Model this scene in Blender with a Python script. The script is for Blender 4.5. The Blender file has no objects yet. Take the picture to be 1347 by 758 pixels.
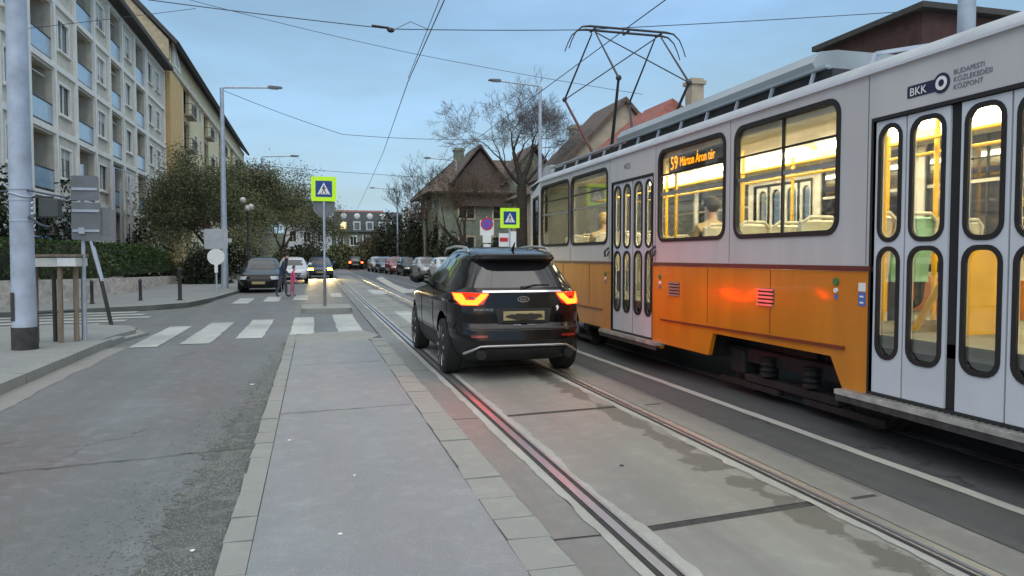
import bpy, bmesh, math, random
from mathutils import Vector, Matrix, noise
from mathutils.geometry import tessellate_polygon
random.seed(7)
sc = bpy.context.scene
C = sc.collection
R = math.radians
V = Vector

# ------------------------------------------------------------------ materials
def _new(name):
    m = bpy.data.materials.new(name); m.use_nodes = True
    nt = m.node_tree
    b = nt.nodes['Principled BSDF']
    return m, nt, b

def mat(name, col, rough=0.6, var=0.12, scale=6.0, bump=0.0, bscale=None, metal=0.0, spec=0.5, coat=0.0, stretch=None, col2=None, emis=None, estr=0.0, detail=6.0):
    """surface with a noise-driven variation between two close tones"""
    m, nt, b = _new(name)
    b.inputs['Roughness'].default_value = rough
    b.inputs['Metallic'].default_value = metal
    b.inputs['Specular IOR Level'].default_value = spec
    b.inputs['Coat Weight'].default_value = coat
    b.inputs['Coat Roughness'].default_value = 0.08
    if emis:
        b.inputs['Emission Color'].default_value = (*emis, 1)
        b.inputs['Emission Strength'].default_value = estr
    tc = nt.nodes.new('ShaderNodeTexCoord')
    mp = nt.nodes.new('ShaderNodeMapping')
    if stretch: mp.inputs['Scale'].default_value = stretch
    nt.links.new(tc.outputs['Object'], mp.inputs['Vector'])
    n = nt.nodes.new('ShaderNodeTexNoise')
    n.inputs['Scale'].default_value = scale; n.inputs['Detail'].default_value = detail
    nt.links.new(mp.outputs['Vector'], n.inputs['Vector'])
    mx = nt.nodes.new('ShaderNodeMix'); mx.data_type = 'RGBA'
    c2 = col2 if col2 else tuple(c * (1 - var) for c in col)
    c1 = col if col2 else tuple(min(1, c * (1 + var)) for c in col)
    mx.inputs['A'].default_value = (*c1, 1); mx.inputs['B'].default_value = (*c2, 1)
    rp = nt.nodes.new('ShaderNodeMapRange')
    rp.inputs['From Min'].default_value = 0.3; rp.inputs['From Max'].default_value = 0.7
    nt.links.new(n.outputs['Fac'], rp.inputs['Value'])
    nt.links.new(rp.outputs['Result'], mx.inputs['Factor'])
    nt.links.new(mx.outputs['Result'], b.inputs['Base Color'])
    if bump:
        n2 = nt.nodes.new('ShaderNodeTexNoise')
        n2.inputs['Scale'].default_value = bscale or scale * 4; n2.inputs['Detail'].default_value = 8
        nt.links.new(mp.outputs['Vector'], n2.inputs['Vector'])
        bp = nt.nodes.new('ShaderNodeBump'); bp.inputs['Strength'].default_value = bump
        bp.inputs['Distance'].default_value = 0.02
        nt.links.new(n2.outputs['Fac'], bp.inputs['Height'])
        nt.links.new(bp.outputs['Normal'], b.inputs['Normal'])
    return m

def emit(name, col, s):
    m = bpy.data.materials.new(name); m.use_nodes = True
    nt = m.node_tree; nt.nodes.clear()
    e = nt.nodes.new('ShaderNodeEmission'); e.inputs['Color'].default_value = (*col, 1); e.inputs['Strength'].default_value = s
    o = nt.nodes.new('ShaderNodeOutputMaterial'); nt.links.new(e.outputs[0], o.inputs['Surface'])
    return m

def glass(name, tint=(0.9, 0.92, 0.92), refl=1.0):
    m = bpy.data.materials.new(name); m.use_nodes = True
    nt = m.node_tree; nt.nodes.clear()
    t = nt.nodes.new('ShaderNodeBsdfTransparent'); t.inputs['Color'].default_value = (*tint, 1)
    g = nt.nodes.new('ShaderNodeBsdfGlossy'); g.inputs['Roughness'].default_value = 0.03
    f = nt.nodes.new('ShaderNodeFresnel'); f.inputs['IOR'].default_value = 1.5
    k = nt.nodes.new('ShaderNodeMath'); k.operation = 'MULTIPLY'; k.inputs[1].default_value = refl
    mx = nt.nodes.new('ShaderNodeMixShader'); o = nt.nodes.new('ShaderNodeOutputMaterial')
    nt.links.new(f.outputs[0], k.inputs[0]); nt.links.new(k.outputs[0], mx.inputs[0])
    nt.links.new(t.outputs[0], mx.inputs[1]); nt.links.new(g.outputs[0], mx.inputs[2]); nt.links.new(mx.outputs[0], o.inputs['Surface'])
    return m

def ground_mat(name, base, dark, light, rough, speck=0.0, blotch=0.5, stain=None, spscale=90, bump=0.5, streak=None, tint=None, cracks=0.0):
    """worn paving: broad blotches, mid noise, fine aggregate, wheel-track streaks along the street, thin cracks"""
    m, nt, b = _new(name)
    N, L = nt.nodes, nt.links
    tc = N.new('ShaderNodeTexCoord')
    def nz(scale, detail=6, sc3=None, rough_=0.6):
        n = N.new('ShaderNodeTexNoise'); n.inputs['Scale'].default_value = scale; n.inputs['Detail'].default_value = detail
        n.inputs['Roughness'].default_value = rough_
        if sc3:
            mp = N.new('ShaderNodeMapping'); mp.inputs['Scale'].default_value = sc3
            L.new(tc.outputs['Object'], mp.inputs['Vector']); L.new(mp.outputs['Vector'], n.inputs['Vector'])
        else: L.new(tc.outputs['Object'], n.inputs['Vector'])
        return n.outputs['Fac']
    def ramp(sock, a, bb):
        r = N.new('ShaderNodeMapRange'); r.inputs['From Min'].default_value = a; r.inputs['From Max'].default_value = bb
        L.new(sock, r.inputs['Value']); return r.outputs['Result']
    def mix(fac, c1, c2, mode='MIX'):
        x = N.new('ShaderNodeMix'); x.data_type = 'RGBA'; x.blend_type = mode
        if isinstance(fac, float): x.inputs['Factor'].default_value = fac
        else: L.new(fac, x.inputs['Factor'])
        for k, c in (('A', c1), ('B', c2)):
            if isinstance(c, tuple): x.inputs[k].default_value = (*c, 1)
            else: L.new(c, x.inputs[k])
        return x.outputs['Result']
    def mul(s, k):
        q = N.new('ShaderNodeMath'); q.operation = 'MULTIPLY'; L.new(s, q.inputs[0])
        if isinstance(k, float): q.inputs[1].default_value = k
        else: L.new(k, q.inputs[1])
        return q.outputs[0]
    c = mix(mul(ramp(nz(0.55, 5), 0.35, 0.68), blotch), base, dark)
    if tint: c = mix(mul(ramp(nz(0.8, 4, (1.3, 0.35, 1)), 0.42, 0.62), 0.8), c, tint)
    c = mix(mul(ramp(nz(7, 8), 0.5, 0.8), 0.5), c, light)
    if streak: c = mix(mul(ramp(nz(1.0, 4, streak), 0.45, 0.65), 0.6), c, dark)
    fine = nz(spscale, 3)
    c = mix(mul(ramp(fine, 0.35, 0.75), 0.35), c, dark)
    if speck:
        v = N.new('ShaderNodeTexVoronoi'); v.inputs['Scale'].default_value = 55; L.new(tc.outputs['Object'], v.inputs['Vector'])
        c = mix(mul(ramp(v.outputs['Distance'], 0.32, 0.1), speck), c, light)
    if cracks:
        w = N.new('ShaderNodeTexNoise'); w.inputs['Scale'].default_value = 1.4; w.inputs['Detail'].default_value = 5
        L.new(tc.outputs['Object'], w.inputs['Vector'])
        a = N.new('ShaderNodeVectorMath'); a.operation = 'SCALE'; a.inputs['Scale'].default_value = 1.6; L.new(w.outputs['Color'], a.inputs[0])
        ad = N.new('ShaderNodeVectorMath'); ad.operation = 'ADD'; L.new(tc.outputs['Object'], ad.inputs[0]); L.new(a.outputs[0], ad.inputs[1])
        v = N.new('ShaderNodeTexVoronoi'); v.feature = 'DISTANCE_TO_EDGE'; v.inputs['Scale'].default_value = 0.22; L.new(ad.outputs[0], v.inputs['Vector'])
        gate = ramp(nz(0.4, 3), 0.48, 0.56)
        c = mix(mul(mul(ramp(v.outputs['Distance'], 0.006, 0.001), cracks), gate), c, tuple(k * 0.35 for k in dark))
    if stain:   # wet-looking ragged patches running beside the far rail, band centred at x = stain
        sx = N.new('ShaderNodeSeparateXYZ'); L.new(tc.outputs['Object'], sx.inputs[0])
        s1 = N.new('ShaderNodeMath'); s1.operation = 'SUBTRACT'; L.new(sx.outputs['X'], s1.inputs[0]); s1.inputs[1].default_value = stain
        s2 = N.new('ShaderNodeMath'); s2.operation = 'ABSOLUTE'; L.new(s1.outputs[0], s2.inputs[0])
        s3 = N.new('ShaderNodeMath'); s3.operation = 'SUBTRACT'; s3.inputs[0].default_value = 0.085; L.new(s2.outputs[0], s3.inputs[1])
        n = nz(2.6, 5); s4 = N.new('ShaderNodeMath'); s4.operation = 'SUBTRACT'; L.new(n, s4.inputs[0]); s4.inputs[1].default_value = 0.47
        s5 = N.new('ShaderNodeMath'); s5.operation = 'MULTIPLY_ADD'; L.new(s4.outputs[0], s5.inputs[0]); s5.inputs[1].default_value = 0.75; L.new(s3.outputs[0], s5.inputs[2])
        c = mix(mul(ramp(s5.outputs[0], 0.0, 0.035), 0.85), c, tuple(k * 0.55 for k in dark))
    L.new(c, b.inputs['Base Color'])
    rr = N.new('ShaderNodeMapRange'); rr.inputs['To Min'].default_value = rough - 0.12; rr.inputs['To Max'].default_value = rough + 0.1
    L.new(nz(1.7, 4), rr.inputs['Value']); L.new(rr.outputs['Result'], b.inputs['Roughness'])
    bp = N.new('ShaderNodeBump'); bp.inputs['Strength'].default_value = bump; bp.inputs['Distance'].default_value = 0.006
    L.new(nz(70, 4), bp.inputs['Height']); L.new(bp.outputs['Normal'], b.inputs['Normal'])
    return m

def leafmat(name, c1, c2, rough=0.7):
    m, nt, b = _new(name)
    b.inputs['Roughness'].default_value = rough; b.inputs['Specular IOR Level'].default_value = 0.25
    g = nt.nodes.new('ShaderNodeNewGeometry')
    tc = nt.nodes.new('ShaderNodeTexCoord'); n = nt.nodes.new('ShaderNodeTexNoise'); n.inputs['Scale'].default_value = 1.1
    nt.links.new(tc.outputs['Object'], n.inputs['Vector'])
    ad = nt.nodes.new('ShaderNodeMath'); ad.operation = 'MULTIPLY_ADD'; ad.inputs[1].default_value = 0.6
    rs = nt.nodes.new('ShaderNodeMapRange'); rs.inputs['From Min'].default_value = 0.35; rs.inputs['From Max'].default_value = 0.65; rs.inputs['To Max'].default_value = 0.4
    nt.links.new(n.outputs['Fac'], rs.inputs['Value'])
    nt.links.new(g.outputs['Random Per Island'], ad.inputs[0]); nt.links.new(rs.outputs['Result'], ad.inputs[2])
    mx = nt.nodes.new('ShaderNodeMix'); mx.data_type = 'RGBA'
    mx.inputs['A'].default_value = (*c1, 1); mx.inputs['B'].default_value = (*c2, 1)
    nt.links.new(ad.outputs[0], mx.inputs['Factor']); nt.links.new(mx.outputs['Result'], b.inputs['Base Color'])
    return m

M = dict(
 asphalt=ground_mat('asphalt', (.165, .188, .196), (.115, .125, .125), (.31, .32, .33), .62, speck=.35, blotch=.9, tint=(.145, .122, .118), streak=(1.6, .09, 1), cracks=.6),
 asphalt_dark=ground_mat('asphalt_dark', (.085, .094, .092), (.065, .07, .074), (.15, .16, .165), .6, speck=.15, blotch=.7, streak=(3, .15, 1), cracks=.8),
 platform=ground_mat('platform_asphalt', (.24, .27, .283), (.19, .21, .22), (.37, .395, .405), .62, speck=.5, blotch=.9, tint=(.235, .225, .25), streak=(1.8, .25, 1), spscale=120, bump=1.0),
 slab=ground_mat('track_concrete', (.255, .262, .245), (.17, .172, .16), (.38, .38, .36), .6, blotch=.55, stain=2.80, streak=(2.5, .2, 1)),
 slab2=ground_mat('track_concrete_plain', (.205, .215, .208), (.145, .15, .145), (.34, .35, .34), .58, blotch=.55, streak=(2.5, .2, 1)),
 gravelly=ground_mat('ravelled_asphalt', (.095, .105, .10), (.05, .055, .052), (.36, .37, .35), .8, speck=.6, blotch=.8, bump=1.0),
 kerb=ground_mat('kerb_stone', (.27, .285, .27), (.19, .198, .188), (.37, .38, .36), .75, blotch=.5),
 joint=mat('joint_dirt', (.045, .047, .045), .9, .3, 20),
 mortar=ground_mat('rail_mortar', (.40, .41, .385), (.25, .255, .24), (.52, .52, .49), .8, blotch=1.0, speck=.4),
 pebble=ground_mat('loose_stone', (.22, .23, .22), (.12, .125, .12), (.34, .35, .33), .8, blotch=1.0),
 gutter=ground_mat('gutter_band', (.25, .25, .235), (.19, .19, .18), (.34, .34, .32), .8, blotch=.9),
 paving=ground_mat('sidewalk', (.26, .275, .272), (.19, .20, .20), (.37, .38, .37), .8, speck=.1, blotch=.6, cracks=.8),
 paint=ground_mat('road_paint', (.50, .53, .51), (.26, .275, .265), (.68, .69, .66), .65, blotch=.9, speck=.2, bump=.4),
 paint_worn=ground_mat('road_paint_worn', (.44, .45, .42), (.28, .29, .27), (.55, .55, .52), .65, blotch=.8, bump=.4),
 earth=ground_mat('verge', (.12, .125, .09), (.07, .075, .05), (.18, .17, .12), .9, blotch=.8),
 steel=mat('rail_steel', (.50, .51, .54), .42, .1, 30, metal=1.0, stretch=(8, .4, 1)),
 galv=mat('galvanised', (.42, .48, .56), .5, .12, 5, metal=.35, bump=.1),
 polepaint=mat('pole_paint', (.36, .42, .52), .5, .22, 3, bump=.15, bscale=12),
 polebase=mat('pole_bitumen', (.045, .042, .042), .8, .4, 9, bump=.4),
 dark=mat('dark_metal', (.03, .03, .032), .5, .3, 12),
 under=mat('underframe', (.012, .011, .011), .75, .4, 8, bump=.4),
 rust=mat('bogie_rust', (.026, .018, .015), .8, .5, 9, bump=.5),
 rubber=mat('rubber', (.012, .012, .013), .7, .2, 20),
 tram_white=mat('tram_white', (.52, .515, .52), .32, .07, 1.6, coat=.2, detail=8, stretch=(2, 2, .35)),
 tram_orange=mat('tram_orange', (.58, .20, .012), .32, .11, 2.2, coat=.3, detail=9, stretch=(2, 2, .4)),
 tram_maroon=mat('tram_maroon', (.10, .028, .022), .4, .1, 5),
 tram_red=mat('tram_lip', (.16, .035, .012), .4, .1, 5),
 door_white=mat('door_white', (.58, .61, .66), .3, .05, 2.0, coat=.2),
 roof_grey=mat('roof_grey', (.40, .43, .46), .55, .15, 3, bump=.1),
 fairing=mat('roof_fairing', (.30, .35, .38), .5, .18, 2, stretch=(1, .3, 1)),
 cream=mat('interior_cream', (.72, .66, .48), .5, .06, 4),
 ceil=mat('interior_ceiling', (.82, .78, .66), .5, .05, 4),
 int_grey=mat('interior_floor', (.20, .20, .17), .7, .2, 5),
 yellow=mat('handrail_yellow', (.85, .50, .02), .35, .05, 8),
 seat=mat('seat_shell', (.62, .60, .52), .4, .08, 5),
 seat_green=mat('seat_green', (.25, .50, .38), .6, .1, 5),
 glass=glass('tram_glass', (.93, .94, .92), .4),
 glass_dim=glass('tram_glass_far', (.55, .56, .56), 1.0),
 tube=emit('fluorescent_tube', (1.0, .88, .56), 25.0),
 led=emit('led_orange', (1.0, .34, .01), 2.4),
 alu=mat('aluminium', (.55, .55, .54), .35, .12, 6, metal=.8),
 step_alu=mat('step_treadplate', (.42, .41, .38), .5, .35, 9, metal=.3),
 copper=mat('panto_dark', (.035, .035, .04), .5, .2, 10),
 red_paint=mat('insulator_red', (.10, .025, .025), .5, .2, 10),
 carblack=mat('car_paint_black', (.005, .0045, .005), .16, .2, 2, spec=.28, coat=.32),
 cargrey=mat('car_paint_grey', (.16, .19, .25), .28, .1, 2, coat=.8, metal=.3),
 carwhite=mat('car_paint_white', (.6, .63, .66), .3, .1, 2, coat=.8),
 carsilver=mat('car_paint_silver', (.36, .38, .40), .3, .1, 2, coat=.8, metal=.3),
 carred=mat('car_paint_red', (.28, .02, .03), .25, .1, 2, coat=.8),
 carblue=mat('car_paint_blue', (.03, .05, .12), .25, .1, 2, coat=.8),
 carglass=mat('car_glass', (.012, .013, .015), .05, .1, 2, spec=.8, coat=.35),
 carplastic=mat('car_plastic', (.014, .014, .015), .6, .2, 20),
 chrome=mat('chrome', (.75, .76, .78), .15, .05, 5, metal=1.0),
 silver=mat('silver_trim', (.42, .42, .43), .35, .08, 5, metal=.8),
 tyre=mat('tyre', (.014, .014, .014), .85, .3, 30),
 lamp_off=mat('lamp_red_off', (.20, .012, .012), .2, .1, 5, coat=1.0),
 lamp_clear=mat('lamp_clear', (.55, .58, .62), .12, .1, 5, coat=1.0),
 brake=emit('brake_light', (1.0, .0135, .0012), 40.0),
 brake_dim=emit('brake_light_edge', (1.0, .012, .004), 3.0),
 exhaust=mat('exhaust_dark', (.03, .03, .032), .4, .2, 9, metal=.6),
 head=emit('headlight_yellow', (1.0, .72, .020), 30.0),
 tail_far=emit('tail_light_far', (1.0, .05, .01), 14.0),
 blob=mat('plate_scribble', (.02, .018, .015), .7, .2, 10),
 plate=mat('plate_white', (.34, .29, .15), .4, .05, 10),
 fac_white=mat('plaster_white', (.66, .60, .50), .85, .12, 2.2, bump=.15),
 fac_frame=mat('plaster_frame', (.84, .82, .76), .8, .08, 2.5, bump=.1),
 fac_beige=mat('plaster_beige', (.60, .54, .45), .85, .15, 2.0, bump=.2),
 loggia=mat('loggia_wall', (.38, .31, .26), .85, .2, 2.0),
 rail_blue=mat('balcony_glass_blue', (.30, .43, .56), .25, .1, 4, coat=.4),
 pane=mat('window_dark', (.035, .04, .045), .08, .3, 1.3, spec=.9),
 pane_grey=mat('window_grey', (.12, .14, .16), .12, .3, 1.3, spec=.9),
 blind=mat('window_blind', (.50, .50, .48), .6, .1, 9),
 ochre=mat('plaster_ochre', (.70, .46, .20), .85, .08, 2, bump=.1),
 yellowp=mat('plaster_yellow', (.74, .63, .40), .85, .1, 2, bump=.1),
 gable=mat('gable_render', (.44, .37, .25), .9, .2, 3, bump=.3),
 eave=mat('eave_dark', (.06, .055, .05), .8, .2, 6),
 tile_brown=mat('tile_brown', (.105, .078, .064), .8, .3, 5, bump=.6, bscale=16),
 tile_red=mat('tile_red', (.27, .095, .075), .8, .25, 4, bump=.5, bscale=16),
 house_green=mat('render_greengrey', (.19, .215, .165), .9, .3, 1.6, bump=.3),
 house_beige=mat('render_beige', (.42, .36, .27), .9, .15, 2.4, bump=.2),
 house_dark=mat('brick_dark', (.075, .036, .032), .85, .25, 5, bump=.3),
 slate=mat('slate_roof', (.03, .037, .042), .7, .3, 5, bump=.3),
 white=mat('white_render', (.60, .62, .62), .8, .08, 2),
 stonewall=mat('wall_stone', (.50, .45, .40), .9, .3, 3.2, bump=.9, bscale=9, stretch=(1, 1, 1.8)),
 wood=mat('weathered_wood', (.24, .19, .14), .85, .3, 4, bump=.4, stretch=(6, 6, .7)),
 boardwhite=mat('board_white', (.60, .61, .56), .6, .15, 7),
 bark=mat('bark', (.045, .038, .032), .95, .4, 9, bump=.8, bscale=20),
 bark_brown=mat('bark_brown', (.09, .065, .045), .95, .3, 9),
 twig=mat('twig', (.10, .088, .08), .9, .3, 9),
 twig_pale=mat('twig_pale', (.17, .165, .17), .9, .2, 9),
 sign_back=mat('sign_back', (.16, .175, .19), .55, .1, 6, metal=.2),
 sign_back2=mat('sign_back_light', (.40, .43, .46), .5, .1, 6, metal=.2),
 sign_green=mat('sign_fluor', (.52, .85, .02), .5, .03, 6, emis=(.5, .9, .02), estr=.10),
 sign_blue=mat('sign_blue', (.012, .055, .26), .4, .05, 6),
 sign_white=mat('sign_white', (.78, .80, .80), .4, .04, 6),
 sign_purple=mat('noparking_blue', (.11, .10, .52), .4, .05, 6),
 sign_red=mat('sign_red', (.55, .03, .04), .4, .05, 6),
 black=mat('black_paint', (.012, .012, .013), .5, .1, 6),
 lantern=mat('lantern_globe', (.5, .52, .5), .3, .03, 5, emis=(1, .97, .9), estr=.0),
 navy=mat('jacket_navy', (.03, .038, .06), .85, .2, 8),
 jeans=mat('trousers_grey', (.06, .07, .09), .9, .2, 8),
 pink=mat('coat_pink', (.70, .10, .30), .8, .1, 8),
 pinkleg=mat('leggings_pink', (.50, .14, .26), .8, .1, 8),
 skin=mat('skin', (.45, .28, .21), .6, .08, 8),
 hair_dark=mat('hair_dark', (.03, .022, .018), .8, .2, 20),
 hair_blond=mat('hair_blond', (.45, .32, .15), .8, .2, 20),
 coat_tan=mat('coat_tan', (.50, .38, .22), .85, .15, 8),
 coat_black=mat('coat_black', (.03, .03, .035), .85, .15, 8),
 shoe=mat('shoe', (.02, .02, .02), .6, .1, 8),
 lit=emit('lit_window', (1.0, .72, .32), 1.6),
 logo_navy=mat('logo_navy', (.02, .018, .06), .4, .05, 8),
 logo_grey=mat('logo_grey', (.18, .17, .22), .5, .05, 8),
 sticker=mat('sticker_blue', (.05, .16, .45), .4, .05, 8),
 green_led=mat('button_green', (.02, .18, .06), .3, .05, 8),
 wire=mat('wire', (.05, .07, .10), .6, .1, 8),
 binbag=mat('box_dark', (.05, .06, .065), .6, .1, 8),
 banner=mat('banner_white', (.72, .70, .74), .7, .05, 6),
 olive=leafmat('foliage_olive', (.07, .085, .04), (.20, .205, .105)),
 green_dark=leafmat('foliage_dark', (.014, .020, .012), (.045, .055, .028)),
 hedge=leafmat('foliage_hedge', (.025, .050, .016), (.08, .125, .035)),
 brownleaf=leafmat('foliage_brown', (.06, .045, .03), (.13, .09, .055)),
 hill=leafmat('foliage_hill', (.03, .04, .025), (.08, .085, .05)),
)

# ------------------------------------------------------------------ mesh builder
WL = {}      # world location of every object that can be a parent
class MB:
    def __init__(s): s.bm = bmesh.new(); s.mats = []; s.cur = 0
    def use(s, m):
        if m not in s.mats: s.mats.append(m)
        s.cur = s.mats.index(m); return s
    def f(s, vs):
        try:
            fc = s.bm.faces.new(vs); fc.material_index = s.cur; return fc
        except ValueError: return None
    def v(s, p): return s.bm.verts.new(p)
    def box(s, lo, hi, bev=0.0):
        x0, y0, z0 = lo; x1, y1, z1 = hi
        v = [s.v(p) for p in ((x0,y0,z0),(x1,y0,z0),(x1,y1,z0),(x0,y1,z0),(x0,y0,z1),(x1,y0,z1),(x1,y1,z1),(x0,y1,z1))]
        fs = [s.f([v[i] for i in q]) for q in ((0,3,2,1),(4,5,6,7),(0,1,5,4),(1,2,6,5),(2,3,7,6),(3,0,4,7))]
        if bev:
            es = set(e for f in fs for e in f.edges)
            r = bmesh.ops.bevel(s.bm, geom=list(es), offset=bev, segments=2, affect='EDGES', profile=.5)
            for f in r['faces']: f.material_index = s.cur
        return s
    def obox(s, c, size, M3):
        hx, hy, hz = (d / 2 for d in size)
        v = [s.v(V(c) + M3 @ V((sx*hx, sy*hy, sz*hz))) for sz in (-1,1) for sx, sy in ((-1,-1),(1,-1),(1,1),(-1,1))]
        for q in ((0,3,2,1),(4,5,6,7),(0,1,5,4),(1,2,6,5),(2,3,7,6),(3,0,4,7)): s.f([v[i] for i in q])
        return s
    def beam(s, p, q, w, h=None):
        p, q = V(p), V(q); d = q - p; L = d.length
        if L < 1e-6: return s
        return s.obox((p + q) / 2, (w, h or w, L), d.to_track_quat('Z', 'Y').to_matrix())
    def tube(s, pts, r, n=8, cap=True, closed=False):
        pts = [V(p) for p in pts]; rs = r if isinstance(r, (list, tuple)) else [r] * len(pts)
        rings = []; prev = None
        for i, p in enumerate(pts):
            if closed: d = (pts[(i+1) % len(pts)] - pts[i-1])
            else: d = (pts[min(i+1, len(pts)-1)] - pts[max(i-1, 0)])
            if d.length < 1e-9: d = V((0,0,1))
            d.normalize()
            if prev is None: a = d.orthogonal().normalized()
            else:
                a = prev - d * prev.dot(d)
                a = a.normalized() if a.length > 1e-6 else d.orthogonal().normalized()
            prev = a; b = d.cross(a)
            rings.append([s.v(p + (a * math.cos(t) + b * math.sin(t)) * rs[i]) for t in (2*math.pi*k/n for k in range(n))])
        m = len(rings)
        for i in range(m if closed else m - 1):
            A, B = rings[i], rings[(i+1) % m]
            for k in range(n): s.f([A[k], A[(k+1)%n], B[(k+1)%n], B[k]])
        if cap and not closed: s.f(rings[0][::-1]); s.f(rings[-1])
        return s
    def cyl(s, p, q, r, r2=None, n=16): return s.tube([p, q], [r, r if r2 is None else r2], n)
    def lathe(s, c, prof, n=20, axis='z'):
        rings = []
        for (r, h) in prof:
            ring = []
            for k in range(n):
                t = 2*math.pi*k/n; a, b = r*math.cos(t), r*math.sin(t)
                o = V((a, b, h)) if axis == 'z' else V((h, a, b)) if axis == 'x' else V((a, h, b))
                ring.append(s.v(V(c) + o))
            rings.append(ring)
        for A, B in zip(rings, rings[1:]):
            for k in range(n): s.f([A[k], A[(k+1)%n], B[(k+1)%n], B[k]])
        s.f(rings[0][::-1]); s.f(rings[-1]); return s
    def ball(s, c, r, seg=12, sq=(1,1,1)):
        prof = [(max(.001, r*math.sin(math.pi*i/seg)), -r*math.cos(math.pi*i/seg)) for i in range(seg+1)]
        n0 = len(s.bm.verts); s.lathe((0,0,0), prof, seg+4)
        s.bm.verts.ensure_lookup_table()
        for v in s.bm.verts[n0:]: v.co = V(c) + V((v.co.x*sq[0], v.co.y*sq[1], v.co.z*sq[2]))
        return s
    def plate(s, outer, holes, fn, t):
        """polygon with holes in 2D, fn(u, v, d) -> 3D, thickness t along d"""
        loops = [outer] + holes
        flat = [p for l in loops for p in l]
        tris = tessellate_polygon([[V((p[0], p[1], 0)) for p in l] for l in loops])
        F = [s.v(fn(p[0], p[1], 0)) for p in flat]; B = [s.v(fn(p[0], p[1], t)) for p in flat]
        for a, b, c in tris: s.f([F[a], F[b], F[c]]); s.f([B[c], B[b], B[a]])
        o = 0
        for l in loops:
            n = len(l)
            for i in range(n):
                j = (i+1) % n; s.f([F[o+i], B[o+i], B[o+j], F[o+j]])
            o += n
        return s
    def poly(s, pts, z):                       # flat sheet
        s.f([s.v((p[0], p[1], z)) for p in pts]); return s
    def slabpoly(s, pts, z0, z1): return s.plate(pts, [], lambda u, v, d: (u, v, z1 - d), z1 - z0)
    def grid(s, rows, closed=False):
        vr = [[s.v(p) for p in r] for r in rows]
        for A, B in zip(vr, vr[1:]):
            n = len(A)
            for k in range(n if closed else n-1): s.f([A[k], A[(k+1)%n], B[(k+1)%n], B[k]])
        return s
    def each(s, name, m=None, parent=None, smooth=None):
        """link every connected piece as an object of its own"""
        bm = s.bm; seen = set(); comps = []
        for v0 in bm.verts:
            if v0 in seen: continue
            st = [v0]; seen.add(v0); cv = []
            while st:
                q = st.pop(); cv.append(q)
                for e in q.link_edges:
                    o = e.other_vert(q)
                    if o not in seen: seen.add(o); st.append(o)
            comps.append(cv)
        out = []
        for cv in comps:
            nb = MB(); nb.mats = list(s.mats); mp = {v: nb.bm.verts.new(v.co) for v in cv}
            for f in {f for v in cv for f in v.link_faces}:
                nf = nb.bm.faces.new([mp[v] for v in f.verts]); nf.material_index = f.material_index
            out.append(nb.build(name, m, parent, smooth))
        bm.free(); return out
    def build(s, name, m=None, parent=None, smooth=None, loc=None, **tags):
        bm = s.bm
        bmesh.ops.recalc_face_normals(bm, faces=bm.faces)
        if smooth:
            th = R(smooth)
            for f in bm.faces: f.smooth = True
            for e in bm.edges:
                if len(e.link_faces) != 2 or e.calc_face_angle(0) > th: e.smooth = False
        if parent is not None: org = WL[parent.name]
        elif loc is not None: org = V(loc)
        elif tags.get('kind') == 'structure': org = V((0, 0, 0))
        else:
            xs = [v.co for v in bm.verts]
            mn = [min(c[i] for c in xs) for i in range(3)]; mx = [max(c[i] for c in xs) for i in range(3)]
            org = V(((mn[0]+mx[0])/2, (mn[1]+mx[1])/2, mn[2]))
        for v in bm.verts: v.co -= org
        me = bpy.data.meshes.new(name); bm.to_mesh(me); bm.free()
        for mm in (s.mats or [m]):
            me.materials.append(M[mm] if isinstance(mm, str) else mm)
        o = bpy.data.objects.new(name, me); C.objects.link(o)
        if parent is not None: o.parent = parent
        else: o.location = org
        WL[o.name] = org.copy()
        tag(o, **tags)
        return o

def tag(o, label=None, cat=None, group=None, kind=None):
    if label: o['label'] = label
    if cat: o['category'] = cat
    if group: o['group'] = group
    if kind: o['kind'] = kind
    return o
def thing(name, loc, label, cat, group=None):
    o = bpy.data.objects.new(name, None); C.objects.link(o); o.location = loc
    o.empty_display_size = .3
    WL[o.name] = V(loc)
    return tag(o, label, cat, group)
def dup(o, loc=None, rot=None, label=None, group=None):
    def cp(a, par):
        c = a.copy(); C.objects.link(c)
        if par is not None: c.parent = par
        for ch in kids.get(a.name, []): cp(ch, c)
        return c
    kids = {}
    for q in C.objects:
        if q.parent: kids.setdefault(q.parent.name, []).append(q)
    r = cp(o, None)
    if loc is not None: r.location = loc
    if rot is not None: r.rotation_euler = (0, 0, rot)
    if label: r['label'] = label
    if group: r['group'] = group
    return r
def rrect(x0, y0, x1, y1, r, n=5):
    out = []
    for cx, cy, a in ((x1-r, y1-r, 0), (x0+r, y1-r, 90), (x0+r, y0+r, 180), (x1-r, y0+r, 270)):
        for k in range(n+1):
            t = R(a + 90*k/n); out.append((cx + r*math.cos(t), cy + r*math.sin(t)))
    return out
def txt(body, size, fn, name, m, parent, depth=.002, align='LEFT', xs=1.0):
    cu = bpy.data.curves.new(name, 'FONT'); cu.body = body; cu.size = size; cu.align_x = align; cu.resolution_u = 3
    ob = bpy.data.objects.new('tmp', cu); C.objects.link(ob)
    dg = bpy.context.evaluated_depsgraph_get(); me = bpy.data.meshes.new_from_object(ob.evaluated_get(dg))
    bpy.data.objects.remove(ob)
    bm = bmesh.new(); bm.from_mesh(me); bpy.data.meshes.remove(me)
    r = bmesh.ops.extrude_face_region(bm, geom=bm.faces[:])
    for g in r['geom']:
        if isinstance(g, bmesh.types.BMVert): g.co.z += 1.0
    for v in bm.verts: v.co = V(fn(v.co.x * xs, v.co.y, v.co.z * depth))
    mb = MB(); mb.bm.free(); mb.bm = bm
    return mb.build(name, m, parent)
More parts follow.
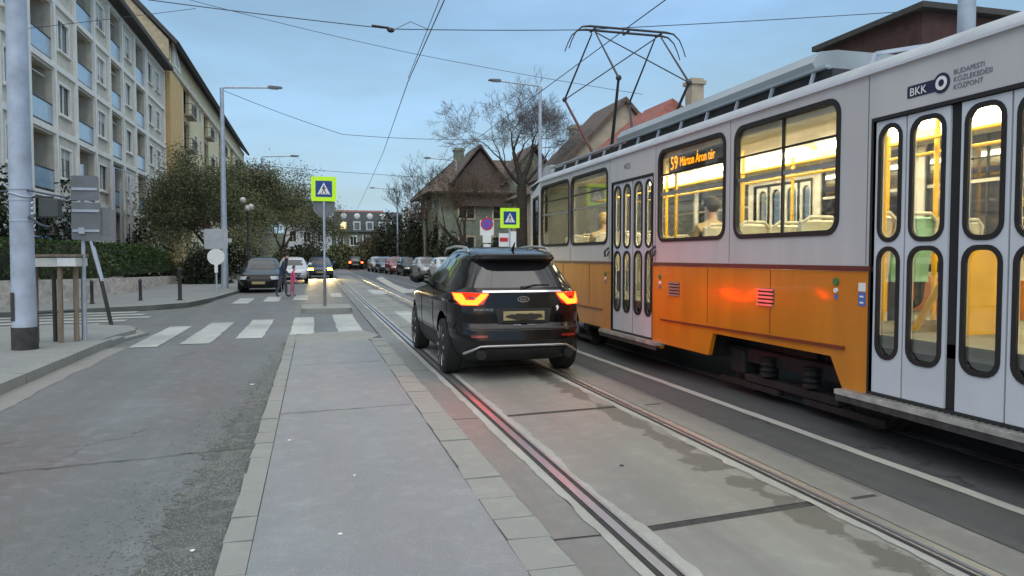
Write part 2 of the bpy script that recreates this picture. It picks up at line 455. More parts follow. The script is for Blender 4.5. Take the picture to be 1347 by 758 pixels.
# ================================================================== THE GROUND
S = dict(kind='structure')
g = MB(); g.poly([(-260, -30), (260, -30), (260, 420), (-260, 420)], -.03); g.build('ground', 'earth', **S)
g = MB(); g.poly([(-3.3, -8), (12, -8), (12, 150), (-3.0, 150), (-3.3, 24), (-3.9, 22.9), (-5, 22.3), (-9, 19.2), (-30, 16.5), (-30, 9), (-10, 13.5), (-5.0, 16.9), (-3.7, 16.2), (-3.3, 15)], 0)
g.build('road', 'asphalt', **S)
g = MB(); g.poly([(3.42, -6), (12, -6), (12, 120), (3.55, 120), (3.5, 60), (3.62, 12)], .004); g.build('tram_lane_asphalt', 'asphalt_dark', **S)
# concrete track bed, three long slabs with open joints
g = MB()
ys = [-5, .7, 3.7, 6.72, 9.75, 12.8, 15.8, 18.9, 22, 25, 28, 31, 35, 40, 48, 60]
for a, b in zip(ys, ys[1:]):
    g.poly([(1.225, a+.012), (1.50, a+.012), (1.50, b-.012), (1.225, b-.012)], .008)
g.build('track_slab_near', 'slab2', **S)
g = MB()
for a, b in zip(ys, ys[1:]):
    g.poly([(1.72, a+.05), (2.96, a+.05+.14), (2.96, b+.11), (1.72, b-.03)], .008)
g.build('track_slab_middle', 'slab', **S)
g = MB()
for a, b in zip(ys, ys[1:]):
    g.poly([(3.2, a+.17), (3.46, a+.2), (3.50, b+.16), (3.2, b+.13)], .008)
g.build('track_slab_far', 'slab2', **S)
g = MB(); g.poly([(1.20, -5), (3.45, -5), (3.45, 60), (1.20, 60)], .0045); g.build('track_joint_bed', 'joint', **S)
# mortar strips beside each rail with ragged outer edges
def ragged(x0, x1, y0, y1, z, seed, amp, step=.07):
    rnd = random.Random(seed); mb = MB(); A = []; B = []; y = y0; w = 0
    while y <= y1:
        w = .82*w + rnd.uniform(-amp, amp)*.7
        A.append((x0 + w + rnd.uniform(-amp, amp)*.35, y, z)); B.append((x1, y, z)); y += step
    mb.grid([A, B]); return mb
ragged(1.485, 1.556, -3, 40, .0125, 3, .012).build('rail_mortar', 'mortar', **S)
ragged(1.765, 1.70, -3, 40, .0125, 5, .02).build('rail_mortar', 'mortar', **S)
ragged(2.93, 2.995, -3, 40, .0125, 9, .022).build('rail_mortar', 'mortar', **S)
ragged(3.24, 3.165, -3, 40, .0125, 11, .01).build('rail_mortar', 'slab2', **S)
# grooved rails
def rail(xh, side, name, y1=110):
    """xh = gauge face; side -1: head lies to the left of it"""
    s = -side
    prof = [(-.058*s, .004), (-.058*s, .020), (0, .020), (.005*s, .010), (.034*s, .010), (.038*s, .018), (.056*s, .018), (.056*s, .004)]
    mb = MB().use('steel')
    for i in range(len(prof)-1):
        mb.use('joint' if i in (3, 0) else 'steel')
        (a, z0), (b, z1) = prof[i], prof[i+1]
        if i == 4: mb.use('joint')
        mb.f([mb.v((xh+a, -5, z0)), mb.v((xh+b, -5, z1)), mb.v((xh+b, y1, z1)), mb.v((xh+a, y1, z0))])
    mb.use('joint'); x = xh - .082*s
    mb.f([mb.v((x, -5, .0135)), mb.v((xh-.058*s, -5, .0135)), mb.v((xh-.058*s, y1, .0135)), mb.v((x, y1, .0135))])
    return mb.build(name, None, **S)
rail(1.645, -1, 'rail'); rail(3.08, 1, 'rail'); rail(4.885, -1, 'rail'); rail(6.32, 1, 'rail')
# white edge line beside the tram, cut into worn lengths
g = MB(); rnd = random.Random(2); y = 1.0
pts0, pts1 = [], []
while y < 40:
    pts0.append((4.02 + rnd.uniform(-.006, .006), y, .0085)); pts1.append((4.12 + rnd.uniform(-.008, .008), y, .0085)); y += .25
g.grid([pts0, pts1]); g.build('painted_edge_line', 'paint_worn', **S)
# raised boarding strip the picture is taken from: body, stone kerbs, asphalt top
g = MB(); g.slabpoly([(-.46, -4), (1.20, -4), (1.20, 14.1), (1.02, 14.9), (.1, 14.75), (-.35, 14.35), (-.46, 13.9)], .0, .045); g.build('boarding_strip_base', 'asphalt_dark', **S)
g = MB(); g.slabpoly([(-.325, -4), (.952, -4), (.945, 13.1), (-.31, 12.9)], .046, .056); g.build('boarding_strip', 'platform', **S)
g = MB(); rnd = random.Random(4); y = -1.0
while y < 13.9:
    L = rnd.uniform(.36, .52)
    g.slabpoly([(-.462+rnd.uniform(-.01,.01), y+.006), (-.322, y+.006+rnd.uniform(-.01,.01)), (-.322, y+L-.006), (-.462+rnd.uniform(-.01,.01), y+L-.006+rnd.uniform(-.01,.01))], .01, .056+rnd.uniform(0,.008)); y += L
g.slabpoly([(-.46, 13.96), (-.3, 12.93), (.9, 13.13), (1.18, 14.0), (.98, 14.85), (.1, 14.7), (-.35, 14.3)], .01, .052)
g.build('kerb', 'kerb', **S)
g = MB(); y = -1.0
while y < 13.0:
    L = rnd.uniform(.28, .42)
    g.slabpoly([(.955+rnd.uniform(-.012,.012), y+.004), (1.195, y+.004+rnd.uniform(-.015,.015)), (1.195+rnd.uniform(-.01,.006), y+L-.004), (.955, y+L-.004)], .01, .052+rnd.uniform(0,.01)); y += L
g.build('kerb', 'kerb', **S)
# ravelled strip of loose aggregate in the gutter left of the strip
g = MB(); A = []; B = []; y = -2; w = 0
while y < 13.2:
    w = .75*w + rnd.uniform(-.07, .07); k = min(1, max(.12, (13.2-y)/8))
    A.append((-.47 - .36*k + w*.35*k + random.uniform(-.05, .05)*k, y, .004)); B.append((-.468, y, .004)); y += .045
g.grid([A, B]); g.build('gutter_ravelling', 'gravelly', **S)
g = MB()
for i in range(12000):
    y = 2.6 + 11*random.random()**1.3; k = min(1, max(.1, (13.5-y)/8))
    x = -.49 - (.30*k)*abs(random.gauss(0, 1)); r = random.uniform(.003, .009)*(1.3 if random.random() < .06 else 1)
    c = V((x, y, .004)); a = random.random()*6.28
    vs = [g.v(c + V((math.cos(a+t*1.57+random.uniform(-.3,.3))*r*random.uniform(.6,1.2), math.sin(a+t*1.57)*r*random.uniform(.6,1.2), 0))) for t in range(4)]
    tp = g.v(c + V((0, 0, r*.6)))
    for k2 in range(4): g.f([vs[k2], vs[(k2+1)%4], tp])
g.build('gravel', 'pebble', kind='stuff')
# left pavement with kerb, curving into the side street
LK = [(-3.35, -6), (-3.36, 5), (-3.34, 9), (-3.34, 13), (-3.28, 14.5), (-3.1, 15.6), (-3.5, 16.6), (-4.6, 17.3), (-6.2, 16.8), (-10, 14.6), (-30, 9)]
inner = [(x - .16, y) for x, y in LK[:5]] + [(-3.3, 15.5), (-3.6, 16.4), (-4.65, 17.1), (-6.2, 16.6), (-10, 14.4), (-30, 8.8)]
g = MB(); g.slabpoly(inner + [(-30, -6)], -.02, .12); g.build('pavement', 'paving', **S)
g = MB(); 
for i in range(len(LK)-1):
    a, b, c, d = V(LK[i]).to_2d(), V(LK[i+1]).to_2d(), V(inner[i+1]).to_2d(), V(inner[i]).to_2d()
    n = max(1, round((b-a).length/.9))
    zt = lambda q: .125 if q < 13.4 else (.125 - .105*min(1, (q-13.4)/1.6))
    for k in range(n):
        t0, t1 = k/n + .004, (k+1)/n - .004
        P = [a.lerp(b, t0), a.lerp(b, t1), d.lerp(c, t1), d.lerp(c, t0)]
        g.slabpoly([tuple(p) for p in P], -.02, zt(P[0].y) if i < 6 else .06)
g.build('kerb', 'kerb', **S)
# light gutter band along the left kerb
ragged(-3.0, -3.34, 2, 13.5, .004, 21, .03, .1).build('gutter', 'gutter', **S)
# far pavement across the side street
FK = [(-40, 15.5), (-9, 20.2), (-6.2, 22.0), (-4.6, 23.0), (-3.7, 24.2), (-3.3, 27), (-2.95, 33), (-2.8, 60), (-2.6, 120)]
g = MB(); g.slabpoly(FK + [(-40, 120)], -.02, .115); g.build('pavement', 'paving', **S)
g = MB()
for a, b in zip(FK, FK[1:]):
    d = (V(b)-V(a)); nrm = V((-d.y, d.x)).normalized()*.14
    g.slabpoly([(a[0], a[1]), (b[0], b[1]), (b[0]+nrm.x, b[1]+nrm.y), (a[0]+nrm.x, a[1]+nrm.y)], -.02, .12)
g.build('kerb', 'kerb', **S)
# right pavement far ahead and behind the tram
g = MB(); g.slabpoly([(8.6, -10), (40, -10), (40, 140), (12.5, 140), (10.5, 75), (9.0, 45), (8.6, 20)], -.02, .12); g.build('pavement', 'paving', **S)
# zebra stripes
def stripe(x0, x1, y0, y1, skew=0, m='paint'):
    g = MB(); rnd = random.Random(int(x0*97+y0*13)); n = 14; A, B = [], []
    for i in range(n+1):
        y = y0 + (y1-y0)*i/n
        A.append((x0+rnd.uniform(-.015,.015), y - skew*.5, .0085)); B.append((x1+rnd.uniform(-.015,.015), y + skew*.5, .0085))
    g.grid([A, B]); return g.build('zebra_stripe', m, **S)
for x0, x1, y0, y1 in ((-3.0, -2.55, 13.45, 17.25), (-2.25, -1.76, 13.75, 18.0), (-1.41, -.93, 14.4, 18.55), (-.46, 0.0, 14.9, 19.0), (.46, .96, 15.2, 19.7), (2.12, 2.55, 16.4, 20.4), (3.7, 4.15, 17.2, 20.9), (7.0, 7.5, 17.8, 21.6)):
    stripe(x0, x1, y0, y1)
for x0, x1, y0, y1 in ((-2.55, -2.05, 25.0, 28.2), (-1.65, -1.15, 25.9, 29), (-.7, -.2, 26.5, 29.6), (.62, 1.05, 28.0, 31.2), (2.3, 2.95, 30, 33.6), (3.8, 4.4, 30.5, 34), (5.3, 5.9, 31, 34.5)):
    stripe(x0, x1, y0, y1)
for k in range(5):
    y = 18.0 + k*.95
    g = MB(); x1 = -3.95 - .35*abs(2-k)
    g.poly([(-7.6, y-.55), (x1, y), (x1, y+.48), (-7.6, y-.07)], .0085); g.build('zebra_stripe', 'paint', **S)
g = MB(); g.grid([[(4.05, 50.5, .0125), (3.65, 38, .0125), (3.5, 30, .0125)], [(4.9, 56, .0125), (4.2, 40, .0125), (4.15, 31.5, .0125)]]); g.build('painted_line', 'paint_worn', **S)
g = MB(); g.poly([(7.6, 34), (7.9, 34), (8.6, 62), (8.3, 62)], .0085); g.build('painted_line', 'paint_worn', **S)
# refuge island
g = MB(); g.slabpoly(rrect(-.33, 20.3, 1.0, 22.2, .25), -.01, .13); g.build('refuge_island', 'kerb', **S)
# small bright scraps lying about
for x, y, r in ((-.62, 4.05, .014), (.12, 3.95, .013), (-.2, 6.1, .02), (-.72, 9.2, .03), (.25, 5.0, .011), (2.14, 4.9, .02)):
    g = MB(); a = random.random()*3
    z0 = .058 if -.3 < x < .94 else (.012 if x > 1 else .008)
    g.plate([(x+math.cos(a+t)*r*random.uniform(.6,1.1), y+math.sin(a+t)*r*random.uniform(.6,1.3)) for t in (0, 1.2, 2.6, 3.8, 5.1)], [], lambda u, v, d: (u, v, z0+.004-d), .004)
    lab = {-.62: 'white scrap of litter among the gutter stones, nearest one', .12: 'small white scrap on the grey strip near the bottom edge', -.2: 'pale scrap lying just right of the kerb stones', -.72: 'white paper scrap by the kerb further up the lane', .25: 'tiny pale fleck in the middle of the grey strip', 2.14: 'dark spot of dirt between the two rails'}[x]
    g.build('litter', 'sign_white' if x < 2 else 'joint', label=lab, cat='litter', group='scraps of litter on the street')
g = MB(); 
for t, (x0, y0, x1, y1) in enumerate([(-.31, 7.14, .93, 7.28), (-.31, 10.3, .93, 10.45)]):
    n = 16; A, B = [], []
    for i in range(n+1):
        x = x0+(x1-x0)*i/n; y = y0+(y1-y0)*i/n + random.uniform(-.015,.015)
        A.append((x, y, .0595)); B.append((x, y+random.uniform(.006,.014), .0595))
    g.grid([A, B])
g.build('pavement_crack', 'joint', **S)
g = MB(); n = 30; A, B = [], []
for i in range(n+1):
    x = -3.2+2.7*i/n; y = 5.7+.45*i/n + random.uniform(-.02,.02); A.append((x, y, .0075)); B.append((x, y+random.uniform(.006,.02), .0075))
g.grid([A, B]); g.build('road_crack', 'joint', **S)
# ================================================================== THE TRAM
XN, XF = 4.35, 6.85
Y0, Y1 = 1.95, 14.0
tram = thing('tram', (5.6, 9.65, 0), 'articulated-looking white and orange tram with lit windows and raised pantograph', 'tram')
tram['label'] = 'white and orange tram with lit windows and a raised pantograph'
WIN = [(12.30, 13.93), (10.55, 12.18), (7.22, 8.80), (5.41, 7.0)]
WZ = (1.735, 2.87)
D1 = (8.98, 10.36); D2 = (3.40, 5.0); DZ = (.43, 2.60)
def side(far):
    X = (lambda d: XF - d) if far else (lambda d: XN + d)
    fn = lambda u, v, d: (X(d), u, v)
    # white upper wall
    out = [(Y0, 1.445), (D2[0], 1.445), (D2[0], DZ[1]), (D2[1], DZ[1]), (D2[1], 1.445), (D1[0], 1.445), (D1[0], DZ[1]), (D1[1], DZ[1]), (D1[1], 1.445), (Y1, 1.445), (Y1, 3.0), (Y0, 3.0)]
    holes = [rrect(a, WZ[0], b, WZ[1], .13) for a, b in WIN]
    g = MB(); g.plate(out, holes, fn, .06); g.build('side_wall', 'tram_white', tram)
    # orange skirt with the bogie cut-outs
    f1 = lambda u, v, d: (X(d - .004), u, v)
    def skirt(poly, m='tram_orange', off=.004, t=.05, nm='skirt_panel'):
        g = MB(); g.plate(poly, [], lambda u, v, d: (X(d - off), u, v), t); return g.build(nm, m, tram)
    skirt([(D2[1], .36), (5.28, .36), (5.46, .66), (7.42, .66), (7.52, .40), (8.72, .40), (8.72, .33), (D1[0], .33), (D1[0], 1.40), (D2[1], 1.40)])
    skirt([(D1[1], .33), (10.8, .33), (10.8, .42), (11.74, .42), (11.92, .66), (Y1, .66), (Y1, 1.40), (D1[1], 1.40)])
    skirt([(Y0, .36), (D2[0], .36), (D2[0], 1.40), (Y0, 1.40)])
    for a, b in ((D2[1], D1[0]), (D1[1], Y1), (Y0, D2[0])):
        g = MB(); g.box((X(-.012) if not far else X(.0), a, 1.402), (X(.0) if not far else X(-.012), b, 1.448)); g.build('waist_band', 'tram_maroon', tram)
    # dark red ridge along the lower skirt
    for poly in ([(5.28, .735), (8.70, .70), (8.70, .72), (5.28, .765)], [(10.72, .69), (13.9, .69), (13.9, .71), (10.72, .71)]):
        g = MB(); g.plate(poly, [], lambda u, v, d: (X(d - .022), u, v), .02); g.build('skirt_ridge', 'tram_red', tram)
    # gutter line
    g = MB(); g.box((min(X(-.03), X(0)), Y0, 2.985), (max(X(-.03), X(0)), Y1, 3.008)); g.build('rain_gutter', 'door_white', tram)
    # windows
    for i, (a, b) in enumerate(WIN):
        g = MB(); g.plate(rrect(a-.025, WZ[0]-.025, b+.025, WZ[1]+.025, .15), [rrect(a+.022, WZ[0]+.022, b-.022, WZ[1]-.022, .11)], lambda u, v, d: (X(d-.012), u, v), .05)
        w = g.build('window_frame', 'rubber', tram)
        g = MB(); g.plate(rrect(a+.01, WZ[0]+.01, b-.01, WZ[1]-.01, .11), [], lambda u, v, d: (X(d+.018), u, v), .006)
        g.build('window_pane', 'glass', w)
        g = MB(); zt = WZ[1] - .31
        g.use('rubber'); g.box(tuple(min(p) for p in ((X(.006), X(.03)), (a, a), (zt, zt))), (max(X(.006), X(.03)), b, zt+.018))
        if i in (2, 3) or True:
            mid = (a+b)/2
            if i == 3: g.box((min(X(.006), X(.03)), mid-.012, WZ[0]), (max(X(.006), X(.03)), mid+.012, WZ[1]))
        g.use('alu'); zb = WZ[1] - .56
        g.box((min(X(.008), X(.035)), a, zb), (max(X(.008), X(.035)), b, zb+.035))
        g.build('window_bar', None, w)
    # doors
    for (lo, hi), leaves in ((D1, [(8.99, 9.27), (9.29, 9.63), (9.68, 10.0), (10.02, 10.34)]), (D2, [(3.42, 3.785), (3.80, 4.18), (4.275, 4.665), (4.68, 4.985)])):
        g = MB(); g.plate([(lo-.015, DZ[0]-.02), (hi+.02, DZ[0]-.02), (hi+.02, DZ[1]+.03), (lo-.015, DZ[1]+.03)], [[(lo+.0, DZ[0]), (hi-.0, DZ[0]), (hi-.0, DZ[1]), (lo+.0, DZ[1])]], lambda u, v, d: (X(d-.008), u, v), .09)
        g.build('door_frame', 'rubber', tram)
        g = MB()
        for (a, b), (c, d_) in zip(leaves, leaves[1:]):
            g.box((min(X(.03), X(.07)), b-.004, DZ[0]), (max(X(.03), X(.07)), c+.004, DZ[1]))
        g.each('door_seal', 'rubber', tram)
        for a, b in leaves:
            w = b-a; m = .052; r = min(.1, (w-2*m)/2-.002)
            hs = [rrect(a+m, .73, b-m, 1.585, r), rrect(a+m, 1.66, b-m, 2.545, r)]
            g = MB(); g.plate([(a, DZ[0]+.005), (b, DZ[0]+.005), (b, DZ[1]-.005), (a, DZ[1]-.005)], hs, lambda u, v, d: (X(d+.012), u, v), .035)
            leaf = g.build('door_leaf', 'door_white', tram)
            for (z0, z1) in ((.73, 1.585), (1.66, 2.545)):
                g = MB(); g.plate(rrect(a+m-.022, z0-.022, b-m+.022, z1+.022, r+.02), [rrect(a+m+.014, z0+.014, b-m-.014, z1-.014, max(.02, r-.014))], lambda u, v, d: (X(d+.004), u, v), .02)
                g.build('window_seal', 'rubber', leaf)
                g = MB(); g.plate(rrect(a+m, z0, b-m, z1, r), [], lambda u, v, d: (X(d+.024), u, v), .005); g.build('pane', 'glass', leaf)
        # step sill: ribbed tread plate proud of the side
        g = MB().use('step_alu'); x0, x1 = sorted((X(-.09), X(.05)))
        g.box((x0, lo-.28, .365), (x1, hi+.3, .405))
        g.use('polebase'); x0, x1 = sorted((X(-.085), X(-.07))); 
        g.box((x0, lo-.27, .31), (x1, hi+.29, .364))
        g.use('alu'); k = lo-.2
        while k < hi+.25:
            x0, x1 = sorted((X(-.085), X(.01))); g.box((x0, k, .405), (x1, k+.022, .413)); k += .055
        g.build('door_step', None, tram)
side(False); side(True)
for yy in (5.06, 7.11, 8.90, 10.45, 12.24, 13.98):
    g = MB(); g.box((XN-.0025, yy-.004, 1.46), (XN+.01, yy+.004, 2.98)); g.build('panel_seam', 'sign_back', tram)
for yy in (6.35, 7.55, 11.3, 12.6):
    g = MB(); g.box((XN-.007, yy-.004, .76), (XN+.01, yy+.004, 1.40)); g.build('panel_seam', 'tram_red', tram)
# --- tapered front end
def quadwall(p, q, fnm):
    d = V(q)-V(p); L = d.length; d.normalize(); n = V((d.y, -d.x))
    return (lambda u, v, dd: (p[0]+d.x*u+n.x*dd, p[1]+d.y*u+n.y*dd, v)), L
for sgn in (1, -1):
    p = (XN, Y1) if sgn > 0 else (XF, Y1); q = (4.60, 15.52) if sgn > 0 else (6.60, 15.52)
    d = (V(q)-V(p)); L = d.length; d.normalize(); n = V((d.y, -d.x)) * sgn
    fn = lambda u, v, dd: (p[0]+d.x*u+n.x*dd, p[1]+d.y*u+n.y*dd, v)
    g = MB(); hole = [(.28, 1.55), (1.12, 1.55), (1.12, 2.72), (.28, 2.72)]
    g.plate([(0, 1.445), (L, 1.445), (L, 2.82), (0, 3.0)], [hole], fn, .05); g.build('cab_side_wall', 'tram_white', tram)
    g = MB(); g.plate([(0, .45), (L, .45), (L, 1.444), (0, 1.444)], [], fn, .05); g.build('cab_skirt', 'tram_orange', tram)
    g = MB(); g.plate([(.25, 1.52), (1.15, 1.52), (1.15, 2.75), (.25, 2.75)], [[(.30, 1.57), (1.10, 1.57), (1.10, 2.70), (.30, 2.70)]], lambda u, v, dd: fn(u, v, dd-.008), .03)
    w = g.build('cab_side_window', 'rubber', tram)
    g = MB(); g.plate([(.29, 1.56), (1.11, 1.56), (1.11, 2.71), (.29, 2.71)], [], lambda u, v, dd: fn(u, v, dd+.02), .006); g.build('pane', 'glass_dim', w)
for (zlo, zhi, nm, m, hole) in ((.45, 1.444, 'front_apron', 'tram_orange', []), (1.446, 2.95, 'front_wall', 'tram_white', [rrect(4.75, 1.6, 6.45, 2.7, .12)])):
    for (yy, sx) in ((15.52, 0), (Y0, 1)):
        a, b = (4.60, 6.60) if not sx else (XN, XF)
        hh = hole if not sx else ([rrect(4.6, 1.6, 6.6, 2.7, .12)] if hole else [])
        g = MB(); g.plate([(a, zlo), (b, zlo), (b, zhi), (a, zhi)], hh, lambda u, v, d: (u, yy + (d if sx else -d), v), .05); g.build(nm, m, tram)
        if hole:
            h0, h1 = (4.7, 6.5) if not sx else (4.55, 6.65)
            g = MB(); g.plate(rrect(h0, 1.55, h1, 2.75, .12), [], lambda u, v, d: (u, yy + (-.02 if not sx else .02) + d, v), .008); g.build('windscreen', 'glass_dim', tram)
g = MB(); g.cyl((4.9, 15.53, .85), (4.9, 15.56, .85), .09); g.cyl((6.3, 15.53, .85), (6.3, 15.56, .85), .09); g.each('headlamp', 'lamp_clear', tram, 40)
g = MB(); g.box((5.0, 15.5, .42), (6.2, 15.75, .55), .02); g.beam((5.6, 15.5, .5), (5.6, 15.95, .5), .12); g.build('coupler', 'under', tram)
# --- roof shell
g = MB(); rows = []
prof = [(0, 3.008), (.02, 3.05), (.10, 3.115), (.28, 3.165), (.7, 3.22), (1.25, 3.245)]
full = [(XN + a, z) for a, z in prof] + [(XF - a, z) for a, z in prof[::-1][1:]]
rows = [[(x, y, z) for x, z in full] for y in (Y0, 5, 8, 11, Y1)]
def endrow(y, wx, dz): return [(5.6 + (x-5.6)*wx, y, 2.96 + (z-2.96)*dz) for x, z in full]
rows += [endrow(14.7, .93, .98), endrow(15.25, .86, .8), endrow(15.5, .81, .35), endrow(15.54, .8, -.1)]
g.grid(rows); g.build('roof', 'roof_grey', tram, 40)
g = MB(); g.box((XN+.03, Y0+.05, 2.93), (XF-.03, Y1, 2.99)); g.build('ceiling', 'ceil', tram)
# --- roof gear: long resistor casing on struts
g = MB().use('fairing')
def casing(y0, y1, z0, z1, x0=4.66, x1=6.54):
    prof = [(x0, z0), (x0-.03, z0+.05), (x0+.06, z1-.03), (x0+.25, z1), (x1-.25, z1), (x1-.06, z1-.03), (x1+.03, z0+.05), (x1, z0)]
    g.plate(prof, [], lambda u, v, d: (u, y0+d, v), y1-y0)
casing(6.15, 10.9, 3.33, 3.52)
g.build('resistor_casing', None, tram)
g = MB().use('dark'); g.box((4.74, 6.0, 3.12), (6.46, 14.3, 3.30)); g.use('fairing'); g.box((4.66, 6.0, 3.302), (4.72, 14.4, 3.33)); g.box((6.48, 6.0, 3.302), (6.54, 14.4, 3.33)); g.build('gap_shade_and_rails', None, tram)  # dark box stands in for shade in the slot under the casing, plus rails
g = MB(); y = 6.2
while y < 14.3:
    for x, s in ((4.69, 1), (6.51, -1)): g.beam((x - .06*s, y, 3.10), (x, y, 3.30), .022, .03)
    y += .66
g.each('roof_strut', 'galv', tram)
g = MB(); g.beam((4.66, 5.40, 3.13), (4.72, 5.42, 3.28), .03, .04); g.beam((4.72, 5.42, 3.28), (5.1, 5.05, 3.30), .03, .03); g.build('roof_bracket', 'galv', tram)
g = MB(); g.plate([(14.45, 3.2), (15.1, 3.18), (15.0, 3.36), (14.8, 3.42), (14.5, 3.40)], [], lambda u, v, d: (4.72+d, u, v), 1.7); g.build('vent_hood', 'roof_grey', tram)
# --- pantograph: diamond frame with two-bar head
P = {}
for k, x in (('L', 4.95), ('R', 6.25)):
    P[k+'hf'] = V((x+.02*(1 if k=='L' else -1), 12.84, 5.60)); P[k+'hr'] = V((x, 12.62, 5.56))
    P[k+'kf'] = V((x-.05*(1 if k=='L' else -1), 14.15, 4.66)); P[k+'kr'] = V((x, 11.55, 4.50))
    P[k+'bf'] = V((x+.25*(1 if k=='L' else -1), 13.15, 3.34)); P[k+'br'] = V((x+.2*(1 if k=='L' else -1), 12.35, 3.34))
g = MB(); g.box((5.05, 12.1, 3.29), (6.15, 13.4, 3.35)); 
for x in (5.1, 6.1):
    for y in (12.15, 13.35): g.lathe((x, y, 3.2), [(.05, 0), (.08, .03), (.05, .06), (.08, .09), (.05, .12)], 10)
pan = g.build('pantograph', 'dark', tram)
for k in 'LR':
    for e in 'fr':
        g = MB(); g.tube([P[k+'b'+e], P[k+'k'+e]], [.034, .022], 8); g.build('lower_arm', 'red_paint' if (k, e) == ('L', 'f') else 'copper', pan, 40)
        g = MB(); g.tube([P[k+'k'+e], P[k+'h'+e]], [.02, .013], 8); g.ball(P[k+'k'+e], .05, 8); g.build('upper_arm', 'copper', pan, 40)
g = MB()
for e in 'fr': g.tube([P['Lk'+e], P['Rk'+e]], .012, 6) if False else g.tube([P['Lk'+e], P['Rh'+e]] if e == 'f' else [P['Rkr'], P['Lhr']], .011, 6)
g.each('cross_stay', 'copper', pan)
g = MB()
for y in (12.62, 12.84):
    z = 5.66
    pts = [(4.45, y, z-.42), (4.50, y, z-.28), (4.58, y, z-.12), (4.70, y, z-.02), (4.85, y, z), (6.35, y, z), (6.50, y, z-.02), (6.62, y, z-.12), (6.70, y, z-.28), (6.75, y, z-.42)]
    g.tube(pts, [.010, .010, .012, .016, .022, .022, .016, .012, .010, .010], 8)
for x in (4.95, 5.6, 6.25): g.beam((x, 12.6, 5.63), (x, 12.86, 5.63), .03)
g.build('collector_head', 'copper', pan, 40)
# --- underframe and bogies
g = MB(); g.box((4.75, Y0+.1, .45), (6.45, 15.3, .86)); g.box((4.45, 7.6, .36), (6.75, 11.6, .86)); g.box((4.45, 2.2, .36), (6.75, 5.2, .86)); g.build('underframe', 'under', tram)
g = MB(); g.box((XN+.03, Y0+.05, .80), (XF-.03, Y1, .90)); g.build('floor', 'int_grey', tram)
# step wells inside the doors
for lo, hi in (D1, D2):
    g = MB(); g.box((XN+.08, lo, .42), (XN+.45, hi, .44)); g.box((XN+.36, lo, .62), (XN+.7, hi, .66)); g.box((XN+.08, lo-.02, .42), (XN+.7, lo, 1.0)); g.box((XN+.08, hi, .42), (XN+.7, hi+.02, 1.0)); g.build('step_well', 'step_alu', tram)
for yc in (13.0, 6.35):
    g = MB(); g.box((4.62, yc-1.35, .36), (4.76, yc+1.35, .52), .02); g.box((6.44, yc-1.35, .36), (6.58, yc+1.35, .52), .02); g.box((4.7, yc-.25, .38), (6.5, yc+.25, .62))
    g.box((4.55, yc-.75, .17), (4.66, yc+.75, .25), .01); g.box((6.54, yc-.75, .17), (6.65, yc+.75, .25), .01)
    g.use('rust')
    for dy in (-.35, .35):
        for x in (4.58, 6.5): g.lathe((x, yc+dy, .28), [(.09, 0), (.09, .02), (.06, .04), (.09, .06), (.06, .09), (.09, .12), (.06, .15), (.09, .19)], 10)
    g.box((4.56, yc+.15, .10), (4.62, yc+1.25, .16)); g.box((4.56, yc-1.3, .10), (4.62, yc-.25, .16))
    g.mats = ['under', 'rust'] if 'under' not in g.mats else g.mats
    bo = g.build('bogie', None, tram)
    for dy in (-.95, .95):
        for x, s in ((4.80, 1), (6.40, -1)):
            g = MB().use('rust'); g.lathe((x, yc+dy, .35), [(.37, .075*s), (.37, .055*s), (.345, .05*s), (.345, -.05*s), (.30, -.055*s), (.27, -.02*s), (.12, -.03*s), (.10, -.09*s), (.02, -.09*s)], 28, 'x')
            g.build('wheel', None, bo, 35)
        g = MB(); g.box((4.58, yc+dy-.14, .22), (4.78, yc+dy+.14, .50), .03); g.box((6.42, yc+dy-.14, .22), (6.62, yc+dy+.14, .50), .03); g.each('axle_box', 'under', bo)
# --- interior
g = MB()
for y in (2.6, 4.2, 5.8, 7.4, 9.0, 10.6, 12.2):
    for x in (4.95, 6.2): g.box((x-.06, y-.62, 2.865), (x+.06, y+.62, 2.925))
g.each('ceiling_lamp', 'tube', tram)
g = MB()
for x in (4.62, 6.56): g.box((x-.18, Y0+.1, 2.80), (x+.18, Y1-.5, 2.925))
g.each('cove_panel', 'cream', tram)
def seat(x, y, face=1, m='seat'):
    g = MB().use(m)
    g.plate([(-.21, .40), (.20, .44), (.21, .48), (-.20, .445)], [], lambda u, v, d: (x-.20+d, y+face*u, .9+v), .40)
    g.plate([(-.20, .43), (-.155, .44), (-.20, .82), (-.235, .98), (-.275, .96), (-.245, .80)], [], lambda u, v, d: (x-.20+d, y+face*u, .9+v), .40)
    g.use('dark'); g.beam((x, y, .9), (x, y, 1.32), .05); 
    st = g.build('seat', None, tram, 50)
    g = MB(); pts = [(x-.2, y-face*.25, 1.62), (x-.2, y-face*.285, 1.84), (x-.12, y-face*.295, 1.905), (x+.12, y-face*.295, 1.905), (x+.2, y-face*.285, 1.84), (x+.2, y-face*.25, 1.62)]
    g.tube(pts, .018, 8); g.build('grab_bar', 'seat', st, 50)
    return st
for i, y in enumerate((5.65, 6.40, 7.50, 8.20, 10.95, 11.7, 12.5, 13.2)):
    seat(4.72, y, 1, 'seat'); seat(5.15, y, 1, 'seat_green' if y in (5.65, 6.40) else 'seat'); seat(6.48, y, 1)
g = MB()
for x, y in ((5.42, 5.45), (5.42, 6.72), (5.42, 8.55), (5.42, 10.7), (5.42, 12.3), (4.62, 5.18), (4.62, 8.86), (4.62, 10.5), (6.2, 5.3), (6.2, 6.9), (6.2, 8.6), (4.62, 3.25), (5.2, 4.3), (6.2, 3.4)):
    g.tube([(x, y, .9), (x, y, 2.9)], .022, 8)
g.each('handrail_post', 'yellow', tram, 50)
g = MB()
